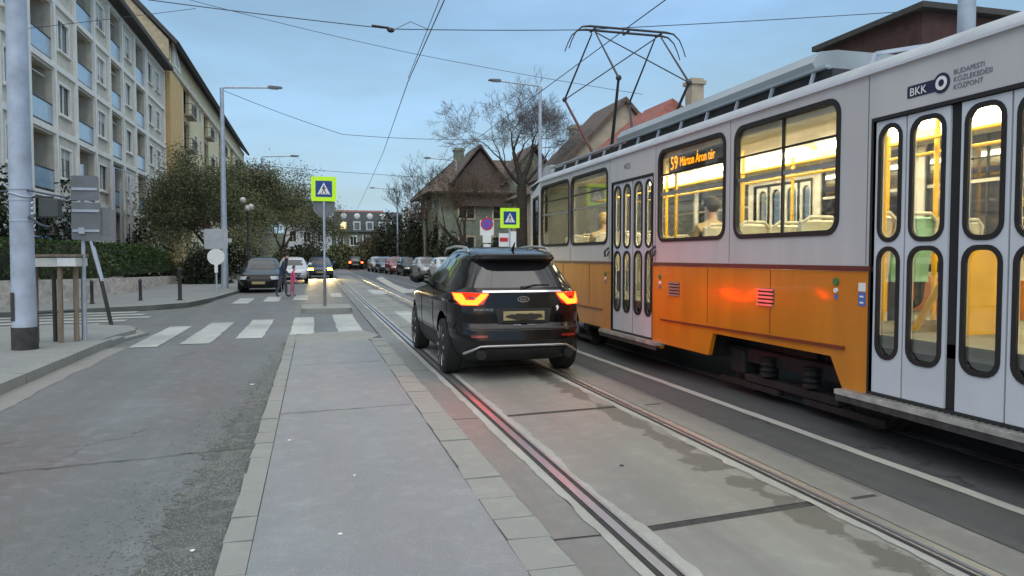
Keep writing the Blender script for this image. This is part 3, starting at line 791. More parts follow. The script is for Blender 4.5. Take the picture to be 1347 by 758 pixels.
for x in (5.3, 6.1): g.tube([(x, Y0+.4, 2.58), (x, Y1-.6, 2.58)], .018, 8)
g.each('ceiling_handrail', 'yellow', tram, 50)
g = MB()
for pts in ([(4.58, 4.78, .95), (4.66, 4.42, 1.62)], [(4.58, 3.62, .60), (4.70, 3.95, 1.55)], [(4.58, 3.95, 1.86), (4.62, 3.75, 1.97), (4.8, 3.55, 1.98)], [(4.60, 9.1, .9), (4.66, 9.35, 1.6)]):
    g.tube(pts, .026, 8)
g.each('door_handrail', 'yellow', tram, 50)
g = MB(); g.box((4.78, 4.72, .9), (5.5, 4.76, 1.62)); g.build('draught_screen', 'yellow', tram)
g = MB(); g.box((4.78, 8.82, .9), (5.5, 8.86, 1.62)); g.box((4.78, 10.5, .9), (5.5, 10.54, 1.62)); g.each('draught_screen', 'int_grey', tram)
g = MB(); g.box((5.36, 4.42, 1.68), (5.5, 4.55, 1.9), .01); g.build('ticket_validator', 'dark', tram)
g = MB(); g.box((XN+.08, 14.0, .9), (XF-.08, 14.04, 2.0)); g.box((4.5, 14.0, 2.0), (6.8, 14.03, 2.9)); g.build('cab_partition', 'sign_back', tram)
# --- route display behind the third window
g = MB(); g.box((4.46, 7.44, 2.60), (4.54, 8.76, 2.835), .01); g.build('route_display', 'black', tram)
txt('59', .235, lambda x, y, z: (4.455 - z, 8.70 - x, 2.635 + y), 'display_number', 'led', tram, xs=.85)
txt('Márton Áron tér', .165, lambda x, y, z: (4.455 - z, 8.45 - x, 2.655 + y), 'display_text', 'led', tram, xs=.74)
# --- markings
txt('4025', .115, lambda x, y, z: (XN - .002 - z, 9.93 - x, 2.775 + y), 'fleet_number', 'logo_grey', tram)
g = MB(); g.plate(rrect(4.345, 2.715, 4.66, 2.805, .012), [], lambda u, v, d: (XN-.004+d, u, v), .004); 
g.plate([(4.345+.072*math.cos(2*math.pi*k/28), 2.765+.072*math.sin(2*math.pi*k/28)) for k in range(28)], [], lambda u, v, d: (XN-.0065+d, u, v), .004); lg = g.build('operator_logo', 'logo_navy', tram)
g = MB(); g.plate([(4.345+.05*math.cos(2*math.pi*k/24), 2.765+.05*math.sin(2*math.pi*k/24)) for k in range(24)], [[(4.345+.026*math.cos(2*math.pi*k/24), 2.765+.026*math.sin(2*math.pi*k/24)) for k in range(24)]], lambda u, v, d: (XN-.009+d, u, v), .004); g.build('logo_ring', 'sign_white', lg)
txt('BKK', .085, lambda x, y, z: (XN - .0055 - z, 4.635 - x, 2.728 + y), 'logo_letters', 'sign_white', lg)
for k, t in enumerate(('BUDAPESTI', 'KÖZLEKEDÉSI', 'KÖZPONT')):
    txt(t, .05, lambda x, y, z: (XN - .002 - z, 4.245 - x, 2.80 - .052*k + y), 'operator_name', 'logo_grey', tram)
for yc in (8.35, 6.42):
    g = MB().use('black')
    g.plate(rrect(yc-.13, 1.03, yc+.13, 1.21, .01), [], lambda u, v, d: (XN-.008+d, u, v), .004)
    g.use('alu')
    for k in range(5): g.plate([(yc-.135, 1.035+k*.038), (yc+.135, 1.035+k*.038), (yc+.135, 1.055+k*.038), (yc-.135, 1.055+k*.038)], [], lambda u, v, d: (XN-.024+d, u, v), .014)
    g.build('vent_grille', None, tram)
for yc, zc in ((5.40, 1.27), (8.74, 1.22), (10.6, 1.22)):
    g = MB().use('green_led'); g.cyl((XN-.02, yc, zc+.04), (XN, yc, zc+.04), .032, n=14); g.use('sign_white'); g.cyl((XN-.018, yc, zc-.035), (XN, yc, zc-.035), .022, n=12); g.use('sticker'); g.box((XN-.009, yc-.02, zc-.11), (XN-.003, yc+.02, zc-.07)); g.build('door_button', None, tram)
g = MB().use('sign_white'); g.box((XN-.009, 5.05, 1.24), (XN-.005, 5.13, 1.31)); g.use('sticker'); g.box((XN-.009, 5.05, 1.12), (XN-.005, 5.13, 1.23)); g.use('sign_white'); g.box((XN-.011, 5.07, 1.14), (XN-.0091, 5.11, 1.155)); g.box((XN-.011, 5.07, 1.19), (XN-.0091, 5.11, 1.205)); g.build('sticker', None, tram)
for yc in (8.88, 10.46):
    g = MB(); g.tube([(XN-.01, yc, 1.66), (XN-.07, yc+.02, 1.60), (XN-.06, yc+.03, 1.52)], .016, 6); g.tube([(XN-.01, yc, 1.60), (XN-.05, yc-.03, 1.53)], .012, 6); g.build('grab_handle', 'dark', tram)
# ================================================================== CARS
def lerp_tab(tab, z):
    for (a, va), (b, vb) in zip(tab, tab[1:]):
        if z <= b:
            t = (z-a)/(b-a) if b > a else 0
            t = max(0, min(1, t)); return va + (vb-va)*t
    return tab[-1][1]
class CarShape:
    """stack of rounded outlines; y grows from the tail (0) to the nose (L)"""
    def __init__(s, L, zs, w, rear, front, n):
        s.L, s.zs, s.w, s.r, s.fr, s.n = L, zs, w, rear, front, n
    def par(s, z): return lerp_tab(s.w, z), lerp_tab(s.r, z), lerp_tab(s.fr, z), lerp_tab(s.n, z)
    def outline(s, z, N=64):
        w, r, f, n = s.par(z); c, a = (r+f)/2, (f-r)/2; out = []
        for k in range(N):
            t = 2*math.pi*k/N; ct, st = math.cos(t), math.sin(t)
            out.append((w*math.copysign(abs(ct)**(2/n), ct), c + a*math.copysign(abs(st)**(2/n), st), z))
        return out
    def xside(s, y, z):
        w, r, f, n = s.par(z); c, a = (r+f)/2, (f-r)/2
        return w*max(0, 1-abs((y-c)/a)**n)**(1/n)
    def yend(s, x, z, rear=True):
        w, r, f, n = s.par(z); c, a = (r+f)/2, (f-r)/2
        q = a*max(0, 1-min(1, abs(x/w))**n)**(1/n)
        return c - q if rear else c + q
def patch_end(cs, rows, cols, off, rear=True, mb=None):
    mb = mb or MB(); G = []
    for z, x0, x1 in rows:
        G.append([(x, cs.yend(x, z, rear) + (-off if rear else off), z) for x in (x0+(x1-x0)*k/cols for k in range(cols+1))])
    mb.grid(G); return mb
def patch_side(cs, rows, cols, off, sgn, mb=None):
    mb = mb or MB(); G = []
    for z, y0, y1 in rows:
        G.append([(sgn*(cs.xside(y, z)+off), y, z) for y in (y0+(y1-y0)*k/cols for k in range(cols+1))])
    mb.grid(G); return mb
def sub(rows, n):
    out = []
    for (a, b) in zip(rows, rows[1:]):
        for k in range(n): t = k/n; out.append(tuple(a[i]+(b[i]-a[i])*t for i in range(3)))
    out.append(rows[-1]); return out
def thicken(o, t=.012):
    return o
def solid(mb, t, outward):
    """give an open patch real thickness"""
    bm = mb.bm; fs = bm.faces[:]; bmesh.ops.recalc_face_normals(bm, faces=fs)
    r = bmesh.ops.solidify(bm, geom=fs, thickness=t); return mb
def boolean_arches(o, wheels, r, W):
    bm = bmesh.new()
    for y in wheels:
        for s in (-1, 1):
            c = bmesh.ops.create_cone(bm, cap_ends=True, segments=40, radius1=r, radius2=r, depth=.5)
            bmesh.ops.rotate(bm, verts=c['verts'], cent=(0,0,0), matrix=Matrix.Rotation(R(90), 3, 'Y'))
            bmesh.ops.translate(bm, verts=c['verts'], vec=(s*(W-.02), y, r-.03))
    me = bpy.data.meshes.new('cut'); bm.to_mesh(me); bm.free(); co = bpy.data.objects.new('cut', me); C.objects.link(co)
    loc = o.location.copy()
    md = o.modifiers.new('b', 'BOOLEAN'); md.object = co; md.operation = 'DIFFERENCE'; md.solver = 'EXACT'
    dg = bpy.context.evaluated_depsgraph_get(); dg.update(); me2 = bpy.data.meshes.new_from_object(o.evaluated_get(dg))
    o.modifiers.clear(); old = o.data; o.data = me2; me2.name = old.name; bpy.data.meshes.remove(old); bpy.data.objects.remove(co)
    return o
SUV = dict(L=4.48, wheels=(.93, 3.60), rw=.355, W=.885, H=1.64,
  w=[(.22, 0.764), (.34, 0.831), (.55, 0.874), (.80, 0.883), (.96, 0.879), (1.06, 0.845), (1.10, 0.821), (1.30, 0.715), (1.48, 0.605), (1.57, 0.545), (1.61, 0.497), (1.64, 0.286)],
  rear=[(.22, .30), (.34, .10), (.50, .02), (.62, .03), (.70, .09), (.85, .09), (1.06, .12), (1.10, .15), (1.30, .30), (1.46, .42), (1.485, .28), (1.53, .27), (1.57, .42), (1.61, .80), (1.64, 1.3)],
  front=[(.22, 4.25), (.34, 4.42), (.55, 4.47), (.75, 4.44), (.90, 4.34), (.99, 4.05), (1.04, 3.65), (1.08, 3.38), (1.10, 3.32), (1.30, 2.98), (1.48, 2.62), (1.57, 2.35), (1.61, 2.1), (1.64, 1.9)],
  n=[(.22, 5), (.5, 6), (1.06, 5.5), (1.10, 5), (1.6, 4), (1.64, 3)])
HATCH = dict(L=4.15, wheels=(.72, 3.28), rw=.31, W=.87, H=1.48,
  w=[(.20, .76), (.32, .83), (.55, .865), (.78, .87), (.90, .85), (.96, .82), (1.15, .74), (1.34, .64), (1.42, .58), (1.46, .46), (1.48, .25)],
  rear=[(.20, .25), (.32, .08), (.50, .0), (.70, .05), (.90, .08), (.96, .12), (1.15, .28), (1.34, .46), (1.42, .60), (1.46, .9), (1.48, 1.3)],
  front=[(.20, 3.98), (.32, 4.1), (.50, 4.15), (.66, 4.10), (.76, 3.98), (.84, 3.70), (.90, 3.35), (.94, 3.12), (.96, 3.05), (1.15, 2.72), (1.34, 2.35), (1.42, 2.1), (1.46, 1.9), (1.48, 1.7)],
  n=[(.20, 4), (.5, 5), (.9, 4.2), (1.4, 3.6), (1.48, 3)])
def make_car(name, spec, paint, label, cat='car', loc=(0,0,0), rear_detail=False, lights='off', group=None, plate='plate'):
    cs = CarShape(spec['L'], None, spec['w'], spec['rear'], spec['front'], spec['n'])
    hmax = spec['H']; belt = 1.08 if spec is SUV else .95
    root = thing(name, (0, 0, 0), label, cat, group)
    zs = sorted(set([a for a, _ in spec['w']] + [a for a, _ in spec['rear']] + [a for a, _ in spec['front']] + [belt+.06*k for k in range(7)] + [.22+.07*k for k in range(12)]))
    zs = [z for z in zs if z <= hmax]
    g = MB(); N = 72; rows = [cs.outline(z, N) for z in zs]
    g.grid(rows, closed=True)
    g.f([g.v(p) for p in cs.outline(zs[0]-.001, N)][::-1]); g.f([g.v(p) for p in cs.outline(zs[-1]+.002, N)])
    bmesh.ops.remove_doubles(g.bm, verts=g.bm.verts, dist=.0015)
    g.mats = [paint, 'carplastic']
    body = g.build('body', None, root, 28)
    boolean_arches(body, spec['wheels'], spec['rw']+.065, spec['W'])
    me = body.data
    for p in me.polygons:      # lower cladding in black plastic
        if p.center.z < (.47 if spec is SUV else .30): p.material_index = 1
    # wheels
    for y in spec['wheels']:
        for s in (-1, 1):
            x = s*(spec['W']-.115); r = spec['rw']
            g = MB(); g.lathe((x, y, r), [(r-.10, -.115*s), (r-.02, -.11*s), (r, -.085*s), (r, .085*s), (r-.02, .11*s), (r-.08, .115*s)], 36, 'x')
            w = g.build('wheel', 'tyre', root, 35)
            g = MB(); g.lathe((x, y, r), [(r-.085, .112*s), (r-.10, .085*s), (.08, .075*s), (.06, .098*s), (.02, .10*s)], 30, 'x')
            for k in range(10):
                t = 2*math.pi*k/10; g.beam((x+.10*s, y+math.cos(t)*.04, r+math.sin(t)*.04), (x+.112*s, y+math.cos(t)*(r-.09), r+math.sin(t)*(r-.09)), .018, .035)
            g.build('rim', 'silver', w, 35)
    # glazing
    top = hmax - (.13 if spec is SUV else .10)
    rw_ = lambda z: cs.par(z)[0]
    z0, z1 = belt+.05, top - (.06 if spec is SUV else 0)
    rg = patch_end(cs, sub([(z0, -rw_(z0)*.80, rw_(z0)*.80), (z1, -rw_(z1)*.80, rw_(z1)*.80)], 6), 14, .005, True); solid(rg, .004, 1); rg.build('rear_window', 'carglass', root, 40)
    fg = patch_end(cs, sub([(belt+.04, -rw_(z0)*.84, rw_(z0)*.84), (top, -rw_(z1)*.80, rw_(z1)*.80)], 6), 14, .005, False); solid(fg, .004, 1); fg.build('windscreen', 'carglass', root, 40)
    f0, f1 = cs.par(z0)[2], cs.par(top)[2]; r0, r1 = cs.par(z0)[1], cs.par(top)[1]
    for s in (-1, 1):
        mid = (r0+f0)/2 - .1
        for a0, b0, a1, b1 in ((mid+.04, f0-.62, mid+.04, f1-.35), (r0+1.05, mid-.04, r0+1.05, mid-.04), (r0+.55, r0+.97, r1+.60, r0+.97)):
            pg_ = patch_side(cs, sub([(z0, a0, b0), (top-.03, a1, b1)], 5), 10, .005, s); solid(pg_, .004, 1); pg_.build('side_window', 'carglass', root, 40)
        g = MB(); g.tube([(s*(cs.xside(f0-.75, belt)-.03), f0-.75, belt+.05), (s*(cs.xside(f0-.75, belt)+.08), f0-.75, belt+.08)], .025, 8)
        g.ball((s*(cs.xside(f0-.75, belt)+.14), f0-.76, belt+.12), .1, 10, (1.15, .65, .85)); g.build('door_mirror', paint, root, 60)
        for yy in (mid+.12, mid-.85):
            zz = belt-.12; g = MB(); x = s*(cs.xside(yy, zz)+.012); g.tube([(x, yy-.09, zz), (x+.012*s, yy, zz+.004), (x, yy+.09, zz)], .013, 8); g.build('door_handle', 'chrome' if spec is SUV else paint, root, 60)
        g = MB(); zz = lambda t: top + .075 - .02*abs(t-.5)*2
        if spec is SUV:
            pts = []
            for k in range(13):
                t = k/12; y = .75 + 1.75*t; z = 1.615 + .035*math.sin(math.pi*t) - (.055 if k in (0, 12) else 0); pts.append((s*.545, y, z))
            g.tube(pts, .018, 8); g.build('roof_rail', 'silver', root, 60)
        # door shut lines
        g = MB()
        for yy in (mid, mid-.95, f0-.55):
            zz0, zz1 = .42, belt+.02
            for k in range(6):
                a = zz0+(zz1-zz0)*k/6; b = zz0+(zz1-zz0)*(k+1)/6
                g.beam((s*(cs.xside(yy, a)+.001), yy, a), (s*(cs.xside(yy, b)+.001), yy, b), .004, .008)
        g.build('door_gap', 'black', root)
    g = MB(); g.tube([(0, .62 if spec is SUV else .8, hmax-.05), (0, .50 if spec is SUV else .66, hmax+.05)], [.02, .008], 8); g.build('antenna', 'black', root, 60)
    # tail lamps
    on = lights == 'brake'
    for s in (-1, 1):
        def ps(rows, cols=8, off=.008): 
            p = patch_end(cs, [(z, s*a*.955, s*b*.955) for z, a, b in rows], cols, off, True); return p
        zt = belt
        if rear_detail:
            L = ps(sub([(.93, .52, .84), (1.075, .44, .85)], 3), 10, .006); solid(L, .01, 1); la = L.build('tail_lamp', 'lamp_off', root, 50)
            # U-shaped lit guide: lower bar sweeping up at both ends
            g = MB()
            for rows in ([(.925, .60, .78), (.985, .53, .83)], [(.985, .52, .635), (1.062, .455, .55)], [(.985, .73, .832), (1.062, .765, .845)]):
                patch_end(cs, [(z, s*a*.955, s*b*.955) for z, a, b in sub(rows, 3)], 8, .016, True, g)
            solid(g, .006, 1); g.build('brake_lamp', 'brake', la)
            g = MB(); patch_end(cs, [(z, s*a, s*b) for z, a, b in sub([(1.03, .56, .79), (1.068, .50, .80)], 2)], 8, .014, True, g); solid(g, .005, 1); g.build('lamp_band', 'brake_dim', la)
            p = patch_side(cs, sub([(.96, .17, .24), (1.07, .19, .31)], 3), 6, .007, s); solid(p, .008, 1); p.build('lamp_wrap', 'brake_dim', la, 50)
            p = ps(sub([(.535, .50, .68), (.565, .48, .70)], 1), 8, .012); solid(p, .01, 1); p.build('rear_reflector', 'lamp_off', root, 50)
            g = MB(); g.tube([(s*.55, -.005, .335), (s*.55, .16, .335)], .052, 16); g.tube([(s*.55, -.012, .335), (s*.55, -.004, .335)], [.058, .058], 16); g.build('exhaust_tip', 'exhaust', root, 40)
        else:
            p = ps(sub([(zt-.22, .60, .81), (zt-.02, .58, .82)], 3), 6); solid(p, .01, 1); p.build('tail_lamp', 'tail_far' if on else 'lamp_off', root, 50)
        # headlamps
        hz = .72 if spec is SUV else .62
        p = patch_end(cs, [(z, s*a, s*b) for z, a, b in sub([(hz-.06, .50, .80), (hz+.07, .46, .82)], 3)], 8, .008, False); solid(p, .01, 1); hl = p.build('headlamp', 'head' if lights == 'head' else 'lamp_clear', root, 50)
    # nose: grille, plate
    hz = .60 if spec is SUV else .50
    p = patch_end(cs, sub([(hz-.10, -.42, .42), (hz+.10, -.50, .50)], 3), 10, .007, False); solid(p, .01, 1); p.build('grille', 'black', root, 50)
    p = patch_end(cs, sub([(.26, -.62, .62), (.36, -.66, .66)], 2), 10, .007, False); solid(p, .01, 1); p.build('air_intake', 'black', root, 50)
    g = MB(); y = cs.yend(0, .42, False) + .012; g.box((-.26, y, .37), (.26, y+.012, .48)); g.build('front_plate', plate, root)
    if rear_detail:
        tr = patch_end(cs, [(1.076, -.50, .50), (1.098, -.50, .50)], 16, .016, True); solid(tr, .01, 1); tr.build('chrome_strip', 'chrome', root, 50)
        sp = MB()
        patch_end(cs, sub([(1.455, -.58, .58), (1.50, -.60, .60), (1.545, -.58, .58)], 3), 14, .012, True, sp); solid(sp, .01, 1); sp.build('spoiler', 'carplastic', root, 40)
        g = MB(); A = []
        for z, x in ((.30, .58), (.335, .60), (.40, .52), (.415, .48)):
            pass
        sk = []
        for k in range(17):
            t = k/16; x = -.72+1.44*t; e = abs(x)/.72; sk.append((x, cs.yend(x, .42)-.014, .43 - .10*max(0, (e-.72)/.28)**1.2))
        g.tube(sk, .017, 8); g.build('skid_trim', 'silver', root, 60)
        p = patch_end(cs, sub([(.26, -.68, .68), (.40, -.66, .66)], 3), 14, .010, True); solid(p, .01, 1); p.build('diffuser', 'carplastic', root, 50)
        p = patch_end(cs, [(.635, -.80, .80), (.650, -.80, .80)], 16, .010, True); solid(p, .008, 1); p.build('bumper_crease', 'carplastic', root, 50)
        p = patch_end(cs, sub([(.70, -.32, .32), (.88, -.36, .36)], 2), 8, .004, True); solid(p, .004, 1); p.build('plate_recess', 'carplastic', root, 50)
        g = MB(); y = cs.yend(0, .80) - .022; g.box((-.26, y-.006, .735), (.26, y+.016, .845), .004); pl = g.build('rear_plate', 'plate', root)
        g = MB(); rnd = random.Random(5); out = []
        for k in range(22):
            t = 2*math.pi*k/22; out.append((.25*math.cos(t)*rnd.uniform(.70, 1.02), .788+.052*math.sin(t)*(1 if math.sin(t) < 0 else rnd.uniform(.45, .9))))
        g.plate(out, [], lambda u, v, d: (u, y-.014+d, v), .006); g.build('black_scribble', 'blob', pl)
        for s in (-1, 1):
            g = MB(); g.box((s*.09-.05, cs.yend(0, .69)-.022, .672), (s*.09+.05, cs.yend(0, .69)-.006, .69)); g.build('plate_lamp', 'chrome', root)
        g = MB(); n = 24; yb = cs.yend(0, .99)-.010
        g.plate([(.075*math.cos(2*math.pi*k/n), .99+.036*math.sin(2*math.pi*k/n)) for k in range(n)], [[(.066*math.cos(2*math.pi*k/n), .99+.028*math.sin(2*math.pi*k/n)) for k in range(n)]], lambda u, v, d: (u, yb+d, v), .008)
        bd = g.build('badge', 'chrome', root)
        txt('KIA', .05, lambda x, y, z: (x, yb + .004 - z, .972 + y), 'badge_letters', 'chrome', bd, align='CENTER')
        txt('SPORTAGE', .042, lambda x, y, z: (-.62 + x, cs.yend(-.55+x*.9, .865) - .008 - z, .855 + y), 'model_name', 'chrome', root, depth=.003, xs=1.15)
        g = MB(); g.plate([(.415, .90), (.445, .915), (.455, .88), (.435, .855), (.42, .845), (.43, .875)], [], lambda u, v, d: (u, cs.yend(u, v)-.008+d, v), .006); g.build('tailgate_sticker', 'sign_white', root)
        g = MB(); yy = lambda x, z: cs.yend(x, z)-.014
        g.tube([(.02, yy(.02, 1.13), 1.13), (.16, yy(.16, 1.16), 1.16), (.36, yy(.36, 1.165), 1.165)], [.014, .010, .007], 8); g.tube([(0, yy(0, 1.125)-.006, 1.125), (0, yy(0, 1.125)+.02, 1.125)], .025, 10); g.build('rear_wiper', 'black', root, 50)
    else:
        g = MB(); y = cs.yend(0, .6) - .012; g.box((-.26, y-.012, .55), (.26, y, .66)); g.build('rear_plate', plate, root)
    root.location = loc
    return root
suv = make_car('car', SUV, 'carblack', 'black sport utility car with lit brake lights driving on the tram rails', loc=(2.475, 8.56, .012), rear_detail=True, lights='brake')
c1 = make_car('parked_car', HATCH, 'cargrey', 'near-black car parked with its nose towards the camera behind the walkers', group='cars standing along the left kerb')
c1.location = (-2.28, 36.0, 0); c1.rotation_euler = (0, 0, R(180)); 
c1.location = (-2.2, 36.2, 0)
c2 = dup(c1, (-1.15, 46.5, 0), R(180), 'pale car behind the near-black parked car, half hidden by the walkers')
def repaint(r, old, new):
    for o in list(C.objects):
        p = o
        while p.parent: p = p.parent
        if p == r and o.type == 'MESH':
            if any(m and m.name.split('.')[0] == M[old].name for m in o.data.materials):
                o.data = o.data.copy()
                for i, m in enumerate(o.data.materials):
                    if m and m.name == M[old].name: o.data.materials[i] = M[new]
repaint(c2, 'cargrey', 'carwhite')
c3 = make_car('oncoming_car', HATCH, 'carblue', 'oncoming dark car with glaring yellow headlights beside the traffic island sign', lights='head')
for s_ in (-.62, .62):      # the two lit headlamps as real beams
    ld = bpy.data.lights.new('headlamp_beam', 'SPOT'); ld.energy = 650; ld.color = (1, .72, .30); ld.spot_size = R(70); ld.spot_blend = .8; ld.shadow_soft_size = .09
    lo_ = bpy.data.objects.new('headlamp_beam', ld); C.objects.link(lo_); lo_.parent = c3; lo_.location = (s_, HATCH['L']+.12, .64); lo_.rotation_euler = (R(86), 0, 0)
c3.location = (.45, 56.2, 0); c3.rotation_euler = (0, 0, R(180))
c4 = make_car('distant_car', HATCH, 'carblack', 'distant car with red tail lights at the far end of the street', lights='brake')
c4.location = (4.6, 84, 0)
row = [('carwhite', 8.2, 49.4), ('carsilver', 7.7, 54.7), ('carblack', 7.2, 60.0), ('carred', 6.75, 65.3), ('carblue', 6.35, 70.6), ('carsilver', 6.05, 75.9)]
labs = ['nearest white car of the right kerb row, half hidden by the black car', 'silver car second from the near end of the right kerb row', 'black car third in the row parked along the right kerb', 'red car in the row parked along the right kerb', 'dark blue car beyond the red one in the right kerb row', 'silver car at the far end of the right kerb row']
for (p, x, y), l in zip(row, labs):
    r = dup(c1, (x, y, 0), R(184 if y < 80 else 200), l, 'cars parked in the far row'); 
    if p != 'cargrey': repaint(r, 'cargrey', p)
repaint(c1, 'cargrey', 'carblack')
# ================================================================== PEOPLE
def skin_body(name, joints, edges, parent, zones, subd=2):
    """one continuous mesh grown from a jointed skeleton; zones(center)->material name"""
    me = bpy.data.meshes.new(name); me.from_pydata([j[0] for j in joints], edges, [])
    o = bpy.data.objects.new('tmp', me); C.objects.link(o)
    o.modifiers.new('Skin', 'SKIN')
    if not me.skin_vertices: bpy.data.objects.remove(o); raise RuntimeError('no skin layer')
    for i, j in enumerate(joints):
        sv = me.skin_vertices[0].data[i]; r = j[1]; sv.radius = (r, r) if not isinstance(r, tuple) else r; sv.use_root = (i == 0)
    md = o.modifiers.new('s', 'SUBSURF'); md.levels = subd; md.render_levels = subd
    dg = bpy.context.evaluated_depsgraph_get(); dg.update()
    m2 = bpy.data.meshes.new_from_object(o.evaluated_get(dg)); bpy.data.objects.remove(o)
    bm = bmesh.new(); bm.from_mesh(m2); bpy.data.meshes.remove(m2)
    mb = MB(); mb.bm.free(); mb.bm = bm
    used = []
    for f in bm.faces:
        z = zones(f.calc_center_median())
        if z not in used: used.append(z)
        f.material_index = used.index(z)
    mb.mats = used
    return mb.build(name, None, parent, 180)
def walker(loc, rot, h, label, top, leg, hair, lean=.12, stride=.22, armf=.25, sc_=1.0):
    root = thing('person', (0, 0, 0), label, 'person')
    k = h/1.75
    def P(x, y, z): return (x*k*sc_, y*k, z*k)
    J = [(P(0, 0, .95), .135), (P(0, .02+lean*.3, 1.15), .125), (P(0, .04+lean*.7, 1.36), .145), (P(0, .05+lean, 1.48), .065), (P(0, .08+lean*1.2, 1.56), .062), (P(0, .10+lean*1.25, 1.66), .098),
         (P(-.10, 0, .90), .10), (P(-.11, stride*.55, .50), .068), (P(-.11, stride*.62, .10), .042), (P(-.12, stride*.62+.15, .045), .038),
         (P(.10, 0, .90), .10), (P(.11, -stride*.3, .52), .068), (P(.11, -stride*.95, .14), .042), (P(.12, -stride*.75+.05, .045), .038),
         (P(-.20, .04+lean, 1.40), .07), (P(-.25, -.06+lean, 1.12), .05), (P(-.24, .04+lean+armf*.4, .88), .036), (P(-.235, .07+lean+armf*.5, .80), .034),
         (P(.20, .04+lean, 1.40), .07), (P(.26, .02+lean, 1.12), .05), (P(.25, .14+lean+armf*.3, .90), .036), (P(.245, .18+lean+armf*.4, .82), .034)]
    J = [(a, r*k) for a, r in J]
    E_ = [(0,1),(1,2),(2,3),(3,4),(4,5),(0,6),(6,7),(7,8),(8,9),(0,10),(10,11),(11,12),(12,13),(2,14),(14,15),(15,16),(16,17),(2,18),(18,19),(19,20),(20,21)]
    def zones(c):
        z = c.z/k
        if z > 1.50: return 'skin'
        if z < .09: return 'shoe'
        if z < .86 and abs(c.x/k/sc_) < .19: return leg
        if z < .86 and abs(c.x/k/sc_) >= .19: return 'skin'
        return top
    skin_body('body', J, E_, root, zones)
    hc = V(P(0, .085+lean*1.25, 1.70))
    g = MB(); g.ball(hc + V((0, -.012*k, .012*k)), .108*k, 12, (.92, 1.02, 1.0)); bmesh.ops.delete(g.bm, geom=[v for v in g.bm.verts if (v.co.z < hc.z-.03*k and v.co.y > hc.y-.02*k) or (v.co.y > hc.y+.055*k and v.co.z < hc.z+.05*k)], context='VERTS'); solid(g, .008, 1); g.build('hair', hair, root, 60)
    root.location = loc; root.rotation_euler = (0, 0, rot)
    return root
walker((-1.12, 28.3, .01), R(-100), 1.62, 'adult in a dark jacket and grey trousers walking over the far crossing', 'navy', 'jeans', 'hair_dark', lean=.10)
walker((-.78, 28.9, .01), R(-80), 1.12, 'child in a pink coat beside the adult on the far crossing', 'pink', 'pinkleg', 'hair_dark', lean=.03, stride=.14)
def sitter(loc, face, label, top, hair):
    root = thing('person', (0, 0, 0), label, 'person')
    f = face
    J = [((0, -.10, .50), .14), ((0, -.13, .72), .13), ((0, -.12, .93), .15), ((0, -.10, 1.06), .065), ((0, -.085, 1.12), .06), ((0, -.07, 1.22), .095),
         ((-.10, .02, .50), .095), ((-.11, .36, .50), .07), ((-.11, .38, .12), .045), ((-.11, .50, .05), .04),
         ((.10, .02, .50), .095), ((.11, .36, .50), .07), ((.11, .38, .12), .045), ((.11, .50, .05), .04),
         ((-.19, -.11, .97), .07), ((-.23, -.06, .72), .05), ((-.14, .18, .62), .036), ((-.10, .24, .61), .034),
         ((.19, -.11, .97), .07), ((.23, -.06, .72), .05), ((.14, .18, .62), .036), ((.10, .24, .61), .034)]
    E_ = [(0,1),(1,2),(2,3),(3,4),(4,5),(0,6),(6,7),(7,8),(8,9),(0,10),(10,11),(11,12),(12,13),(2,14),(14,15),(15,16),(16,17),(2,18),(18,19),(19,20),(20,21)]
    def zones(c):
        if c.z > 1.07: return 'skin'
        if c.z < .10: return 'shoe'
        if c.z < .58 and not (c.y < .0 and c.z > .55): return 'jeans'
        if c.y > .16 and c.z > .56: return 'skin'
        return top
    skin_body('body', J, E_, root, zones)
    hc = V((0, -.085, 1.25))
    g = MB(); g.ball(hc + V((0, -.012, .012)), .108, 12, (.92, 1.02, 1.0)); bmesh.ops.delete(g.bm, geom=[v for v in g.bm.verts if (v.co.z < hc.z-.03 and v.co.y > hc.y-.02) or (v.co.y > hc.y+.055 and v.co.z < hc.z+.05)], context='VERTS'); solid(g, .008, 1); g.build('hair', hair, root, 60)
    root.location = loc; root.rotation_euler = (0, 0, face); return root
sitter((4.72, 8.22, .9), 0, 'passenger in a tan coat seated behind the route display window', 'coat_tan', 'hair_dark')
sitter((6.45, 7.52, .9), 0, 'passenger in black on the far side behind the route display window', 'coat_black', 'hair_blond')
sitter((6.45, 6.42, .9), 0, 'blond passenger in tan seated across the aisle, seen in the widest lit window', 'coat_tan', 'hair_blond')
sitter((4.72, 11.72, .9), 0, 'passenger in tan seated in the window just ahead of the middle door', 'coat_tan', 'hair_blond')
sitter((5.15, 12.52, .9), 0, 'passenger in dark clothes seated in the foremost side window', 'coat_black', 'hair_dark')
